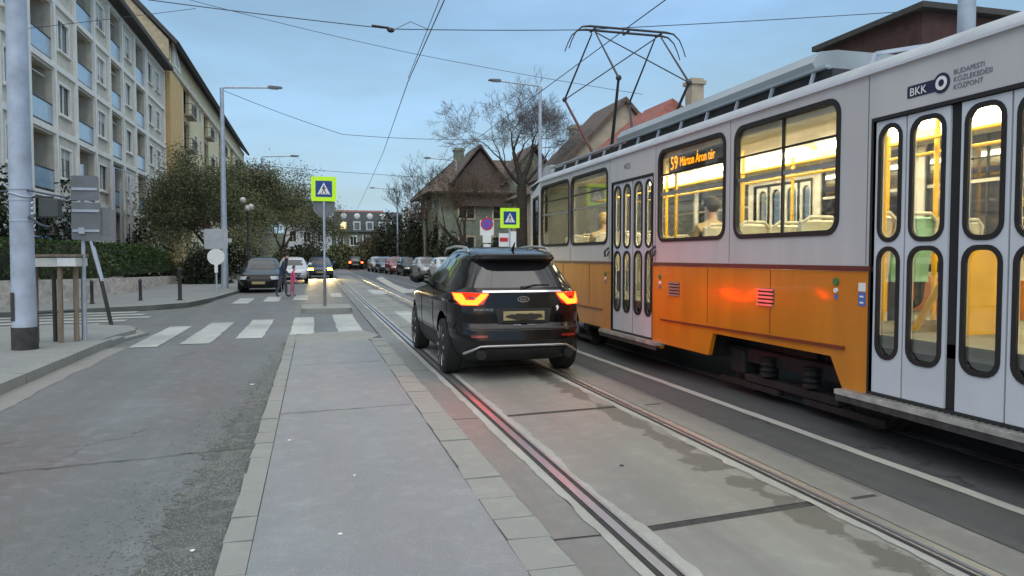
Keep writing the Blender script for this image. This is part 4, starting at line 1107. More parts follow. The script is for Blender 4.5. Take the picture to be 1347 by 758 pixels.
# ================================================================== LEFT: balcony block
FX = -11.3
blk = thing('apartment_block', (FX-5, 45, 0), 'long grey-white apartment block with a grid of glass-fronted balconies', 'building')
LV = [1.3 + 2.95*k for k in range(6)]      # floor levels, last is the eaves
balc = [(22.2, 25.2), (28.6, 31.6), (35.0, 37.9), (41.3, 44.3), (47.7, 50.4), (54.0, 56.9)]
wins = [(26.0, 27.7), (32.4, 34.1), (38.75, 40.4), (45.2, 46.8), (51.5, 53.0), (58.1, 59.6), (60.8, 62.4)]
holes = []
for k in range(5):
    for a, b in balc: holes.append([(a, LV[k]+.15), (b, LV[k]+.15), (b, LV[k]+2.72), (a, LV[k]+2.72)])
    for a, b in wins: holes.append([(a, LV[k]+.95), (b, LV[k]+.95), (b, LV[k]+2.35), (a, LV[k]+2.35)])
g = MB(); g.plate([(14, 0), (64, 0), (64, LV[5]), (14, LV[5])], holes, lambda u, v, d: (FX-d, u, v), .3); g.build('front_wall', 'fac_white', blk)
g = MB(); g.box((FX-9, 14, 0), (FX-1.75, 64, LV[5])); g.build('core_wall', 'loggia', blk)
g = MB()
for k in range(1, 6): g.box((FX-.29, 14.0, LV[k]-.13), (FX+.10, 64.05, LV[k]+.13))
for a, b in balc:
    for y in (a-.15, b+.15): g.box((FX-.29, y-.12, 0), (FX+.13, y+.12, LV[5]-.14))
for y in (63.9, 57.6): g.box((FX-.28, y-.1, 0), (FX+.12, y+.12, LV[5]-.14))
g.build('facade_frame', 'fac_frame', blk)
g = MB()
for a, b in balc:
    for k in range(1, 5): g.box((FX-1.8, a-.1, LV[k]-.12), (FX-.3, b+.1, LV[k]+.12))
    for y in (a-.2, b+.02): g.box((FX-1.8, y, 0), (FX-.3, y+.18, LV[5]-.2))
g.box((FX-1.8, 14, LV[5]-.25), (FX-.3, 64, LV[5]-.02)); g.build('loggia_partition', 'fac_beige', blk)
g = MB(); g.box((FX-9, 14, LV[5]+.14), (FX+.75, 64.1, LV[5]+.42)); g.box((FX-9, 14, LV[5]+.42), (FX+.45, 64.1, LV[5]+.9)); g.build('roof', 'eave', blk)
rnd = random.Random(9)
for i, (a, b) in enumerate(balc):
    for k in range(5):
        g = MB().use('rail_blue'); g.box((FX-.06, a+.03, LV[k]+.28), (FX-.035, b-.03, LV[k]+1.12)); g.use('dark')
        g.box((FX-.09, a, LV[k]+1.13), (FX-.01, b, LV[k]+1.18)); g.box((FX-.07, a, LV[k]+.2), (FX-.03, b, LV[k]+.25))
        for y in (a+.02, b-.06): g.box((FX-.085, y, LV[k]+.14), (FX-.062, y+.04, LV[k]+1.13))
        rl = g.build('balcony_railing', None, blk)
        g = MB().use('pane_grey'); yy = a+rnd.uniform(.2, .5); g.box((FX-1.745, yy, LV[k]+.2), (FX-1.72, yy+rnd.choice((.9, 1.5)), LV[k]+2.3)); g.use('blind')
        if rnd.random() < .4: g.box((FX-.5, a+.1, LV[k]+2.3), (FX-.2, b-.3, LV[k]+2.36))
        if rnd.random() < .5: g.box((FX-.6, a+.3, LV[k]+.15), (FX-.35, a+.7, LV[k]+1.35))
        g.build('balcony_door', None, blk)
for i, (a, b) in enumerate(wins):
    for k in range(5):
        g = MB().use('fac_frame'); z0, z1 = LV[k]+.95, LV[k]+2.35
        g.plate([(a-.08, z0-.08), (b+.08, z0-.08), (b+.08, z1+.08), (a-.08, z1+.08)], [[(a+.04, z0+.04), (b-.04, z0+.04), (b-.04, z1-.04), (a+.04, z1-.04)]], lambda u, v, d: (FX+.03-d, u, v), .12)
        g.box((FX-.1, (a+b)/2-.03, z0), (FX-.05, (a+b)/2+.03, z1))
        g.box((FX-.02, a-.15, z0-.14), (FX+.14, b+.15, z0-.085))
        w = g.build('window', None, blk)
        r = rnd.random()
        g = MB().use('pane' if r < .6 else 'pane_grey'); g.box((FX-.14, a, z0), (FX-.11, b, z1))
        if r > .7 or r < .15: g.use('blind'); g.box((FX-.108, a+.04, z1-rnd.uniform(.4, 1.1)), (FX-.10, b-.04, z1-.04))
        g.build('pane', None, w)
# ochre and yellow house beyond it
yb = thing('apartment_house', (FX-5, 95, 0), 'taller ochre and cream apartment house beyond the balcony block', 'building')
ya, ybn, top = 64.3, 132, 19.0
levels = [1.8+3.1*k for k in range(6)]
holes = []; wn = []
bays = [(72.2, 75.2), (85, 88), (98, 101), (111, 114), (124, 127)]; sw = [(78.5, 79.9), (81.5, 82.7), (91.5, 92.8), (94.5, 95.7), (104.5, 106), (117.5, 119), (120.5, 122)]
for k in range(5):
    for a, b in bays: holes.append([(a, levels[k]+.1), (b, levels[k]+.1), (b, levels[k]+2.6), (a, levels[k]+2.6)])
    for a, b in sw: holes.append([(a, levels[k]+.9), (b, levels[k]+.9), (b, levels[k]+2.3), (a, levels[k]+2.3)])
X2 = FX+.2
g = MB(); g.plate([(69.9, 0), (ybn, 0), (ybn, 18.7), (69.9, 18.7)], holes, lambda u, v, d: (X2-d, u, v), .3); g.build('front_wall', 'yellowp', yb)
g = MB(); g.box((X2-.3, ya, 0), (X2+.25, 69.88, 16.2)); g.build('stair_bay', 'ochre', yb)
g = MB(); g.box((X2-12, ya+.05, 0), (X2-1.6, ybn, 17.2)); g.box((X2-1.6, ya+.05, 0), (X2-.31, ya+.3, 17.2)); g.build('side_wall', 'gable', yb)
g = MB()
g.plate([(X2-12, 17.2), (X2+.2, 17.2), (X2+.2, 18.7), (X2-3.2, 22.3), (X2-12, 26)], [], lambda u, v, d: (u, ya+.02+d, v), .4); g.build('gable_wall', 'gable', yb)
g = MB(); 
g.f([g.v(p) for p in ((X2+.75, ya-.2, 18.35), (X2+.75, ybn, 18.35), (X2-3.2, ybn, 22.5), (X2-3.2, ya-.2, 22.5))]); solid(g, .3, 1)
g.box((X2-9, ya+.5, 17.2), (X2-3, ybn, 21)); g.build('roof', 'eave', yb)
g = MB(); g.box((X2+.0, ya, 16.6), (X2+.30, ybn, 17.0)); g.box((X2-.3, 70, 18.3), (X2+.08, ybn, 18.69)); g.build('cornice', 'fac_white', yb)
for a, b in bays:
    for k in range(5):
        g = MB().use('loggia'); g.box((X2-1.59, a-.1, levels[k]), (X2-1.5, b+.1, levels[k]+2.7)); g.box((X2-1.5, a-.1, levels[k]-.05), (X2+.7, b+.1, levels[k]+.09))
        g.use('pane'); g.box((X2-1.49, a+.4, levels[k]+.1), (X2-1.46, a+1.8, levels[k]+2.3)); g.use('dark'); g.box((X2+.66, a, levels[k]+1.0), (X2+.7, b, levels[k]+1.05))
        y = a
        while y < b: g.box((X2+.67, y, levels[k]+.09), (X2+.69, y+.03, levels[k]+1.0)); y += .22
        for yy in (a, b): g.box((X2, yy-.02, levels[k]+1.0), (X2+.68, yy+.02, levels[k]+1.04))
        g.use('green_dark' if k in (1, 2) else 'dark')
        if k in (1, 2): g.box((X2+.72, a+.5, levels[k]+.4), (X2+.95, b-.5, levels[k]+.95), .08)
        g.build('balcony', None, yb)
for a, b in sw:
    for k in range(5):
        g = MB().use('fac_frame'); z0, z1 = levels[k]+.9, levels[k]+2.3
        g.plate([(a-.1, z0-.1), (b+.1, z0-.1), (b+.1, z1+.1), (a-.1, z1+.1)], [[(a+.05, z0+.05), (b-.05, z0+.05), (b-.05, z1-.05), (a+.05, z1-.05)]], lambda u, v, d: (X2+.03-d, u, v), .12)
        w = g.build('window', None, yb); g = MB(); g.box((X2-.15, a, z0), (X2-.12, b, z1)); g.build('pane', 'pane', w)
g = MB().use('fac_frame'); g.plate([(66.0, 17.0), (69.2, 17.0), (66.0, 19.2)], [[(66.35, 17.25), (68.3, 17.25), (66.35, 18.65)]], lambda u, v, d: (X2+.35-d, u, v), .2); w = g.build('dormer_window', None, yb)
g = MB(); g.plate([(66.3, 17.2), (68.4, 17.2), (66.3, 18.7)], [], lambda u, v, d: (X2+.25-d, u, v), .05); g.build('pane', 'white', w)
g = MB(); g.plate([(64.4, 16.22), (69.88, 16.22), (69.88, 18.7), (64.4, 18.7)], [], lambda u, v, d: (X2+.12-d, u, v), .4); g.build('attic_wall', 'yellowp', yb)
# ------------------------------------------------------------------ generic house
def house(name, label, x0, x1, y0, y1, z0, h, rh, wall, roof, ridge='x', hip=.0, over=.4, wx=(), wy=(), face_x=None, levels=(1.0,), win=(1.0, 1.4), lit=(), chimneys=(), trim='fac_frame', cat='house'):
    t = thing(name, ((x0+x1)/2, (y0+y1)/2, z0), label, cat)
    g = MB(); cx, cy = (x0+x1)/2, (y0+y1)/2; zt = z0+h
    g.box((x0, y0, z0), (x1, y1, zt))
    if hip == 0:
        if ridge == 'x': 
            for x in (x0, x1): g.f([g.v((x, y0, zt)), g.v((x, y1, zt)), g.v((x, cy, zt+rh))])
        else:
            for y in (y0, y1): g.f([g.v((x0, y, zt)), g.v((x1, y, zt)), g.v((cx, y, zt+rh))])
    g.build('wall', wall, t)
    g = MB(); o = over; zr = zt - .05; k = rh/(((y1-y0) if ridge == 'x' else (x1-x0))/2); zo = zr - o*k
    if ridge == 'x':
        A = [(x0-o, y0-o, zo), (x1+o, y0-o, zo), (x1+o-hip, cy, zr+rh+.1), (x0-o+hip, cy, zr+rh+.1)]; B = [(x0-o, y1+o, zo), (x1+o, y1+o, zo), A[2], A[3]]
        g.f([g.v(p) for p in A]); g.f([g.v(p) for p in B])
        if hip: g.f([g.v(p) for p in (A[0], A[3], B[0])]); g.f([g.v(p) for p in (A[1], A[2], B[1])])
    else:
        A = [(x0-o, y0-o, zo), (x0-o, y1+o, zo), (cx, y1+o-hip, zr+rh+.1), (cx, y0-o+hip, zr+rh+.1)]; B = [(x1+o, y0-o, zo), (x1+o, y1+o, zo), A[2], A[3]]
        g.f([g.v(p) for p in A]); g.f([g.v(p) for p in B])
        if hip: g.f([g.v(p) for p in (A[0], A[3], B[0])]); g.f([g.v(p) for p in (A[1], A[2], B[1])])
    solid(g, .18, 1); rf = g.build('roof', roof, t)
    for (x, y, s, hh) in chimneys:
        g = MB(); g.box((x-s/2, y-s/2, zt), (x+s/2, y+s/2, zt+rh+hh)); g.box((x-s/2-.08, y-s/2-.08, zt+rh+hh-.25), (x+s/2+.08, y+s/2+.08, zt+rh+hh-.1)); g.build('chimney', wall, rf)
    ww, wh = win; n = 0
    for zz in levels:
        for x in wx:
            g = MB(); g.plate([(x-.08, z0+zz-.08), (x+ww+.08, z0+zz-.08), (x+ww+.08, z0+zz+wh+.08), (x-.08, z0+zz+wh+.08)], [[(x+.06, z0+zz+.06), (x+ww-.06, z0+zz+.06), (x+ww-.06, z0+zz+wh-.06), (x+.06, z0+zz+wh-.06)]], lambda u, v, d: (u, y0-.06+d, v), .05)
            g.box((x+ww/2-.03, y0-.055, z0+zz), (x+ww/2+.03, y0-.02, z0+zz+wh)); w = g.build('window', trim, t)
            g = MB(); g.box((x, y0-.018, z0+zz), (x+ww, y0-.004, z0+zz+wh)); g.build('pane', 'lit' if n in lit else 'pane', w); n += 1
        for y in wy:
            g = MB(); g.plate([(y-.08, z0+zz-.08), (y+ww+.08, z0+zz-.08), (y+ww+.08, z0+zz+wh+.08), (y-.08, z0+zz+wh+.08)], [[(y+.06, z0+zz+.06), (y+ww-.06, z0+zz+.06), (y+ww-.06, z0+zz+wh-.06), (y+.06, z0+zz+wh-.06)]], lambda u, v, d: (x0-.06+d, u, v), .05)
            w = g.build('window', trim, t); g = MB(); g.box((x0-.018, y, z0+zz), (x0-.004, y+ww, z0+zz+wh)); g.build('pane', 'pane', w)
    return t
vl = house('villa', 'old grey-green villa with a brown hipped roof behind the bare trees', 9.6, 20.5, 58, 68, .1, 7.0, 2.6, 'house_green', 'tile_brown', 'x', hip=3.2, over=.9, wx=(11.2, 14.0, 17.2), wy=(60, 64), levels=(1.2, 4.4), win=(1.3, 1.8), chimneys=((12.2, 63, .8, 1.1),), trim='gable')
for cx, hw, h0, h1 in ((12.9, 2.0, 6.6, 10.3), (17.2, 2.3, 6.6, 10.5)):
    g = MB(); g.plate([(cx-hw, 5.5), (cx+hw, 5.5), (cx+hw, 7.6), (cx, h1-.4), (cx-hw, 7.6)], [], lambda u, v, d: (u, 57.6+d, v), 3.5); g.build('dormer_wall', 'house_green' if cx > 15 else 'tile_brown', vl)
    g = MB()
    for s in (-1, 1): g.f([g.v((cx, 57.2, h1)), g.v((cx, 62, h1)), g.v((cx+s*(hw+.4), 62, 7.2)), g.v((cx+s*(hw+.4), 57.2, 7.2))])
    solid(g, .12, 1); g.build('dormer_roof', 'tile_brown', vl)
house('house', 'beige gabled house with a brown roof edge behind the front of the tram', 13.4, 27, 41.5, 50, .1, 5.4, 2.6, 'house_beige', 'tile_brown', 'x', hip=4.5, over=.35, wx=(15.2, 17.4), levels=(2.8,), win=(.9, 1.3), chimneys=((16.0, 44, .7, 1.6),))
gb = house('house', 'beige house end with a steep gable rising over the front of the tram roof', 12.5, 20.3, 37.2, 41.4, .1, 5.9, 3.9, 'house_beige', 'tile_brown', 'y', over=.3, wx=(16.6,), levels=(5.8,), win=(.7, 1.0))
house('house', 'pinkish red roofed house with a tall chimney behind the tram pantograph', 11.5, 18.1, 27.2, 33.6, .1, 5.0, 3.0, 'house_beige', 'tile_red', 'y', hip=2.2, over=.4, chimneys=((15.35, 27.9, .55, .75),), wx=(12.5, 15), levels=(2.2,))
dk = thing('brick_house', (16, 14, .12), 'dark brown brick building with a flat eave over the tram roof', 'building')
g = MB(); g.box((11.6, 12.1, .1), (20, 15.0, 6.34)); g.build('wall', 'house_dark', dk)
g = MB(); g.box((11.42, 11.9, 6.345), (20.4, 15.2, 6.46)); g.build('roof', 'eave', dk)
g = MB().use('fac_frame'); g.box((11.50, 14.05, 4.9), (11.6, 14.4, 5.2)); g.box((11.52, 14.3, 4.0), (11.6, 14.4, 4.9)); g.use('pane'); g.box((11.54, 14.05, 4.0), (11.6, 14.3, 4.9)); g.build('window', None, dk)
cn = thing('canopy', (16, 10.5, .12), 'pale slatted roof frame at the top right corner beyond the brown building', 'canopy')
g = MB()
for k in range(6): g.box((11.8, 9.2+k*.5, 5.35), (15, 9.28+k*.5, 5.43))
g.build('slat', 'galv', cn)
g = MB(); g.beam((12, 9, 5.3), (12, 12, 5.3), .1); g.beam((14.8, 9, 5.3), (14.8, 12, 5.3), .1)
for x, y in ((12, 9.1), (12, 11.9), (14.8, 9.1), (14.8, 11.9)): g.beam((x, y, .1), (x, y, 5.3), .12)
g.build('frame', 'galv', cn)
# ------------------------------------------------------------------ far end of the street
fb = house('townhouse', 'grey-green townhouse with a dark mansard roof and a row of white dormers', 2.9, 14.3, 119, 130, 0, 5.4, 3.2, 'house_green', 'slate', 'x', hip=.8, over=.3, wx=(3.6, 5.6, 7.6, 9.6, 11.6), levels=(.8, 3.2), win=(1.0, 1.5))
for i, x in enumerate((4.6, 6.7, 8.7, 10.7, 12.6)):
    g = MB(); g.box((x-.55, 119.1, 5.6), (x+.55, 120.8, 7.0)); d = g.build('dormer', 'white', fb)
    g = MB(); g.box((x-.38, 119.04, 5.8), (x+.38, 119.09, 6.8)); g.build('pane', 'lit' if i == 0 else 'pane_grey', d)
    if i < 4: 
        g = MB(); g.ball((x+.1, 120.4, 7.9), .5, 8, (1, .6, .9)); g.build('round_dormer', 'white', fb, 60)
g = MB(); g.plate([(13.9, 0), (16.4, 0), (16.4, 6.2), (15.2, 9.3), (13.9, 7.6)], [], lambda u, v, d: (u, 118.5+d, v), 10); g.build('gable_wall', 'white', fb)
house('townhouse', 'pale townhouse behind the pedestrian sign at the end of the street', -4.2, 2.7, 114, 126, 0, 6.6, 2.3, 'white', 'sign_back', 'x', hip=2.2, over=.3, wx=(-3.4, -1.4, .6), levels=(.9, 3.6), win=(1.0, 1.6))
house('house', 'distant house with a long red roof above the mansard townhouse', 5.5, 15.0, 165, 175, 0, 9.6, 2.0, 'white', 'tile_red', 'x', over=.4, wx=(6.5, 9.5, 12.5), levels=(6.8,))
def noise_hill(name, x0, x1, y0, y1, h, m, seed, nx=60, ny=12):
    g = MB(); rows = []
    for j in range(ny+1):
        t = j/ny; r = []
        for i in range(nx+1):
            x = x0+(x1-x0)*i/nx; e = math.sin(math.pi*min(1, max(0, i/nx)))**.6
            r.append((x, y0+(y1-y0)*t, h*math.sin(math.pi*.5*t)*e*(.75+.5*noise.noise(V((x*.02, t*2, seed)))) + .9*noise.noise(V((x*.2, t*9, seed+3)))*t*e - .2))
        rows.append(r)
    g.grid(rows); return g.build(name, m, None, 180, kind='structure')
noise_hill('hill', -80, 170, 200, 330, 18, 'hill', 3)
# ------------------------------------------------------------------ garden wall and hedge on the left
WLK = [(-16, 15.5), (-9.6, 18.8), (-8.2, 22.4), (-7.3, 25.8), (-6.9, 31), (-7.0, 46)]
g = MB()
for (a, b), (c, d) in zip(WLK, WLK[1:]):
    p, q = V((a, b)), V((c, d)); n = V((-(q-p).y, (q-p).x)).normalized()*.3
    z0, z1 = .92 - .02*max(0, b-20), .92 - .02*max(0, d-20)
    A = [(p.x, p.y), (q.x, q.y), (q.x+n.x, q.y+n.y), (p.x+n.x, p.y+n.y)]
    lo = [g.v((x, y, -.05)) for x, y in A]; hi = [g.v((A[i][0], A[i][1], (z0, z1, z1, z0)[i])) for i in range(4)]
    g.f(lo[::-1]); g.f(hi)
    for i in range(4): g.f([lo[i], lo[(i+1)%4], hi[(i+1)%4], hi[i]])
g.build('garden_wall', 'stonewall', label='low rough stone wall under the clipped hedge', cat='wall')
def leafcloud(g, pts, size, flat=.35, seed=1):
    rnd = random.Random(seed)
    for p in pts:
        a = V((rnd.gauss(0,1), rnd.gauss(0,1), rnd.gauss(0,1))).normalized(); b = a.orthogonal().normalized(); s = size*rnd.uniform(.6, 1.35)
        c = a.cross(b)
        b = b*math.cos(rnd.random()*6) + c*math.sin(rnd.random()*6); c = a.cross(b)
        g.f([g.v(p - b*s), g.v(p + c*s*.45), g.v(p + b*s), g.v(p - c*s*.45)])
hd = thing('hedge', (-8.2, 33, 0), 'dense clipped dark green hedge on top of the low stone wall', 'hedge')
g = MB(); pts = []; rnd = random.Random(3)
HL = [(-16.5, 16.5), (-10.2, 19.4), (-8.9, 22.9), (-8.0, 26.2), (-7.6, 31.2), (-7.6, 45.5)]
def hz(y): return 2.05 if y < 40 else 2.05 - .9*((y-40)/5.6)**2
for (a, b), (c, d) in zip(HL, HL[1:]):
    p, q = V((a, b)), V((c, d)); L = (q-p).length; n = V((-(q-p).y, (q-p).x)).normalized()
    for k in range(int(L*900)):
        t = rnd.random(); w = rnd.random()*1.8; base = p.lerp(q, t) + n*w; zt = hz(base.y) + .1*noise.noise(V((base.x, base.y, 0))*.8)
        if w < .25 or rnd.random() < .35: z = .75 + (zt-.75)*rnd.random()
        else: z = zt - rnd.random()*.12
        if w < .25: base = p.lerp(q, t) + n*(w*.6 + .1*noise.noise(V((base.y*1.5, z*1.5, 2))))
        pts.append(V((base.x, base.y, z)))
leafcloud(g, pts, .06); g.build('foliage', 'hedge', hd)
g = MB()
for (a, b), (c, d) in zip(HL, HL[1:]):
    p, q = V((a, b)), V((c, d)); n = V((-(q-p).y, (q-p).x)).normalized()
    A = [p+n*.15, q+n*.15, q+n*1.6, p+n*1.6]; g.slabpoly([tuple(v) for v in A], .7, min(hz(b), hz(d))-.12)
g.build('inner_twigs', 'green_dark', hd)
def bush(c, r, h, m, label, n=3000, seed=1, size=.07, name='shrub', group=None, cat='shrub'):
    t = thing(name, (c[0], c[1], 0), label, cat, group); rnd = random.Random(seed); g = MB(); pts = []
    for i in range(int(n*1.8)):
        a, e = rnd.random()*6.283, math.acos(rnd.random()); q = V((math.cos(a)*math.sin(e), math.sin(a)*math.sin(e), math.cos(e)))
        k = rnd.random()**.35 * (1 + .35*noise.noise(q*2.2 + V((seed, 0, 0))))
        pts.append(V((c[0]+q.x*r*k, c[1]+q.y*r*k, .1+q.z*h*k)))
    leafcloud(g, pts, size, seed=seed); g.build('foliage', m, t)
    g = MB()
    for k in range(7):
        a = k*.9; g.tube([(c[0], c[1], 0), (c[0]+math.cos(a)*r*.5, c[1]+math.sin(a)*r*.5, h*.6)], [.03, .01], 5)
    g.build('stem', 'bark', t); return t
bush((-7.4, 50), 1.6, 1.25, 'brownleaf', 'low brown bush past the end of the hedge', 1800, 4)
bush((-11.5, 38), 2.2, 4.6, 'green_dark', 'tall dark conifer in front of the balcony block, right of the sign backs', 3000, 8, .1, 'conifer', cat='conifer')
bush((-10.0, 27.5), 1.6, 4.2, 'green_dark', 'dark conifer standing behind the hedge left of the sign backs', 3000, 9, .1, 'conifer', cat='conifer')
bush((-9.9, 24.2), 1.2, 3.5, 'green_dark', 'dark bushy conifer beside the big grey pole', 2400, 10, .1, 'conifer', cat='conifer')
bush((-11.2, 52), 2.6, 3.6, 'green_dark', 'dark shrub mass below the ochre house', 2500, 11, .12)
bush((-6.2, 62), 2.8, 3.2, 'green_dark', 'dark evergreen shrub behind the far lamp post', 2500, 12, .12)
# ================================================================== TREES
BIG = [None]
def branches(g, p, d, L, r, depth, rnd, tips, droop=.0, spread=.5, n=5, minr=.006, up=.15, kids=(2, 3)):
    segs = 3; pts = [p]; rs = [r]; q = p.copy(); dd = d.copy()
    for i in range(segs):
        dd = (dd + V((rnd.gauss(0,.16), rnd.gauss(0,.16), rnd.gauss(0,.10) + up*.3 - droop*.1))).normalized()
        q = q + dd*L/segs; pts.append(q.copy()); rs.append(max(minr, r*(1-.42*(i+1)/segs)))
    (BIG[0] if (r > .034 and BIG[0]) else g).tube(pts, rs, n, cap=False)
    if depth == 0: tips.append(q); tips.append(pts[1]); return
    for k in range(rnd.randint(*kids)):
        ax = V((rnd.gauss(0,1), rnd.gauss(0,1), rnd.gauss(0,.6))).normalized()
        nd = (dd + ax*spread*rnd.uniform(.7, 1.3) + V((0, 0, up))).normalized()
        st = q if k < 2 else pts[rnd.randint(1, segs-1)]
        branches(g, st, nd, L*rnd.uniform(.62, .84), rs[-1]*rnd.uniform(.62, .85), depth-1, rnd, tips, droop, spread, 5 if depth > 2 else 3, minr, up, kids)
def tree(name, label, base, h, rtr, seed, depth=6, leaf=None, nleaf=0, size=.1, barkm='bark', twigm='twig', spread=.55, lean=(0,0), up=.15, first=None, cat='tree', group=None, minr=.008, clump=.5, kids=(2,3), fkf=.30, lk=.26, bk=.17):
    rnd = random.Random(seed); t = thing(name, base, label, cat, group); b = V(base); tips = []
    g = MB(); g2 = MB(); BIG[0] = g; fk = h*fkf; top = b + V((lean[0], lean[1], fk))
    g.tube([b, b + V((lean[0]*.3, lean[1]*.3, fk*.5)), top], [rtr*1.25, rtr, rtr*.85], 12, cap=False)
    starts = first or [(V((math.cos(a)*.55, math.sin(a)*.55, .8)), 1) for a in (rnd.random()*6.28 + 2.1*i for i in range(3))]
    for d, k in starts:
        d = V(d).normalized(); p = top; pts = [p]; rs = [rtr*.62*k]; L = h*lk
        for i in range(3):
            d = (d + V((rnd.gauss(0,.13), rnd.gauss(0,.13), .10))).normalized(); p = p + d*L/3; pts.append(p.copy()); rs.append(rtr*.62*k*(1-.16*(i+1)))
        g.tube(pts, rs, 9, cap=False)
        for j in range(3):
            ax = V((rnd.gauss(0,1), rnd.gauss(0,1), rnd.gauss(0,.5))).normalized()
            branches(g2, pts[-1] if j < 2 else pts[2], (d + ax*spread + V((0,0,up))).normalized(), h*bk*rnd.uniform(.8, 1.15), rs[-1]*.62, depth-2, rnd, tips, 0, spread, 6, minr, up, kids)
    g.build('trunk', barkm, t, 60)
    lm = MB(); 
    if leaf:
        pts = []
        for i in range(nleaf):
            c = tips[rnd.randrange(len(tips))]; pts.append(c + V((rnd.gauss(0, clump), rnd.gauss(0, clump), rnd.gauss(0, clump*.7))))
        leafcloud(lm, pts, size, seed=seed)
        g2.build('branches', twigm, t); lm.build('crown', leaf, t)
    else: g2.build('crown', twigm, t)
    return t
tree('bare_tree', 'largest bare tree with thick dark forked limbs right of the villa', (10.9, 38.5, 0), 10.6, .31, 21, depth=8, kids=(3, 3), twigm='twig_pale', first=[((-.30, 0, 1), 1), ((.45, .1, 1), 1), ((-1.0, 0, .75), .62), ((.95, 0, .55), .5)], spread=.66, minr=.0055, up=.05, fkf=.50, lk=.18, bk=.115)
tree('bare_tree', 'bare brownish tree with low curving limbs in front of the villa', (8.4, 42, 0), 7.2, .20, 5, depth=8, twigm='bark_brown', first=[((-1, 0, .55), 1), ((.35, 0, 1), .9), ((-.2, .3, 1), .9)], spread=.6, minr=.006, up=.1, lk=.22, bk=.13, leaf='brownleaf', nleaf=1500, size=.05)
tree('bare_tree', 'pale bare tree rising behind the tram pantograph', (23.0, 45.5, 0), 12.4, .24, 33, depth=7, twigm='twig_pale', spread=.6, minr=.006, up=.15, lk=.2, bk=.13)
tree('bare_tree', 'pale bare tree behind the red roof, right of the pantograph', (26.0, 47, 0), 12.8, .22, 37, depth=7, twigm='twig_pale', spread=.6, minr=.006, up=.15, lk=.2, bk=.13)
tree('leafy_tree', 'wide olive tree nearest the ochre house on the left side of the street', (-5.9, 49, 0), 7.6, .2, 41, depth=6, leaf='olive', nleaf=60000, size=.06, spread=.85, up=-.05, clump=.45, fkf=.22, lk=.24, bk=.2, twigm='bark_brown', barkm='bark_brown')
tree('leafy_tree', 'olive brown tree over the near-black parked car', (-4.4, 53.5, 0), 7.6, .22, 43, depth=6, leaf='olive', nleaf=30000, size=.07, spread=.85, up=.0, clump=.42)
tree('leafy_tree', 'rightmost olive tree of the left row, thinning towards the sign', (-2.4, 61, 0), 8.0, .2, 47, depth=6, leaf='olive', nleaf=42000, size=.06, spread=.85, up=-.02, clump=.5, fkf=.24, lk=.24, bk=.2, twigm='bark_brown', barkm='bark_brown')
tree('leafy_tree', 'dark leafy tree behind the olive trees, lower on the left', (-8.2, 63, 0), 7.6, .22, 53, depth=6, leaf='green_dark', nleaf=9000, size=.10, spread=.8, up=.0, clump=.5)
def conifer(x, y, h, r, label, seed, m='green_dark', n=5000, size=.12):
    t = thing('conifer', (x, y, 0), label, 'conifer'); rnd = random.Random(seed); g = MB(); pts = []
    for i in range(n):
        k = rnd.random()**.8; a = rnd.random()*6.283; z = .6 + (h-.6)*k; rr = r*(1-k)**.8*(.55+.6*abs(noise.noise(V((math.cos(a)*1.5, math.sin(a)*1.5, z*.8+seed)))+.4))
        q = rnd.random()**.4; pts.append(V((x+math.cos(a)*rr*q, y+math.sin(a)*rr*q, z-.25*q)))
    leafcloud(g, pts, size, seed=seed); g.build('crown', m, t)
    g = MB(); g.tube([(x, y, 0), (x, y, h*.92)], [.16, .03], 8); g.build('trunk', 'bark', t)
bush((10.0, 68), 2.2, 6.6, 'green_dark', 'tall dark evergreen left of the villa', 5000, 61, .12)
bush((9.9, 58.9), 1.1, 4.6, 'green_dark', 'dark evergreen against the left wall of the villa', 3500, 62, .12)
bush((7.4, 90), 2.6, 4.4, 'brownleaf', 'brown leaved bush over the left end of the far parked cars', 3500, 63, .13)
bush((9.6, 86), 3.4, 6.6, 'green_dark', 'broad dark evergreen behind the tall one left of the villa', 5000, 64, .16)
tree('bare_tree', 'thin bare tree poking above the conifers left of the villa', (9.3, 62, 0), 9.2, .2, 71, depth=7, twigm='bark', spread=.6, minr=.009, up=.15)
tree('bare_tree', 'dark bare tree among the conifers further left', (9.2, 72, 0), 9.0, .18, 72, depth=7, twigm='bark', spread=.6, minr=.009, up=.15)
tree('bare_tree', 'brown bare tree leaning over the villa roof from its right side', (13.8, 50, 0), 9.0, .2, 73, depth=8, twigm='bark_brown', spread=.65, minr=.007, up=.1, lk=.22, bk=.15)
def dist(l, c, r, h, m, seed, n=2200, size=.2): bush(c, r, h, m, l, n, seed, size)
dist('dark green shrubs below the mansard townhouse', (8.0, 100), 4.2, 3.6, 'green_dark', 81)
dist('brownish round shrub left of the distant red lights', (3.4, 92), 2.6, 2.9, 'olive', 82)
dist('olive shrub behind the distant red lights', (7.2, 90), 2.4, 3.2, 'olive', 83)
dist('tall dark shrub at the right foot of the mansard townhouse', (11.8, 98), 3.4, 4.8, 'green_dark', 84)
dist('dark garden shrub in front of the villa wall', (12.8, 52), 2.4, 2.6, 'green_dark', 85, size=.12)
dist('dark garden shrub at the left corner of the villa', (10.2, 55.5), 1.9, 3.2, 'green_dark', 86, size=.12)
dist('low hedge behind the oncoming car lights', (-1.2, 84), 4.0, 2.6, 'green_dark', 87)
dist('broad shrub at the far right of the parked row', (17.5, 82), 4.5, 4.4, 'green_dark', 88)
dist('dark shrub left of the near-black parked car', (-5.4, 41), 1.3, 1.9, 'green_dark', 89, size=.09)
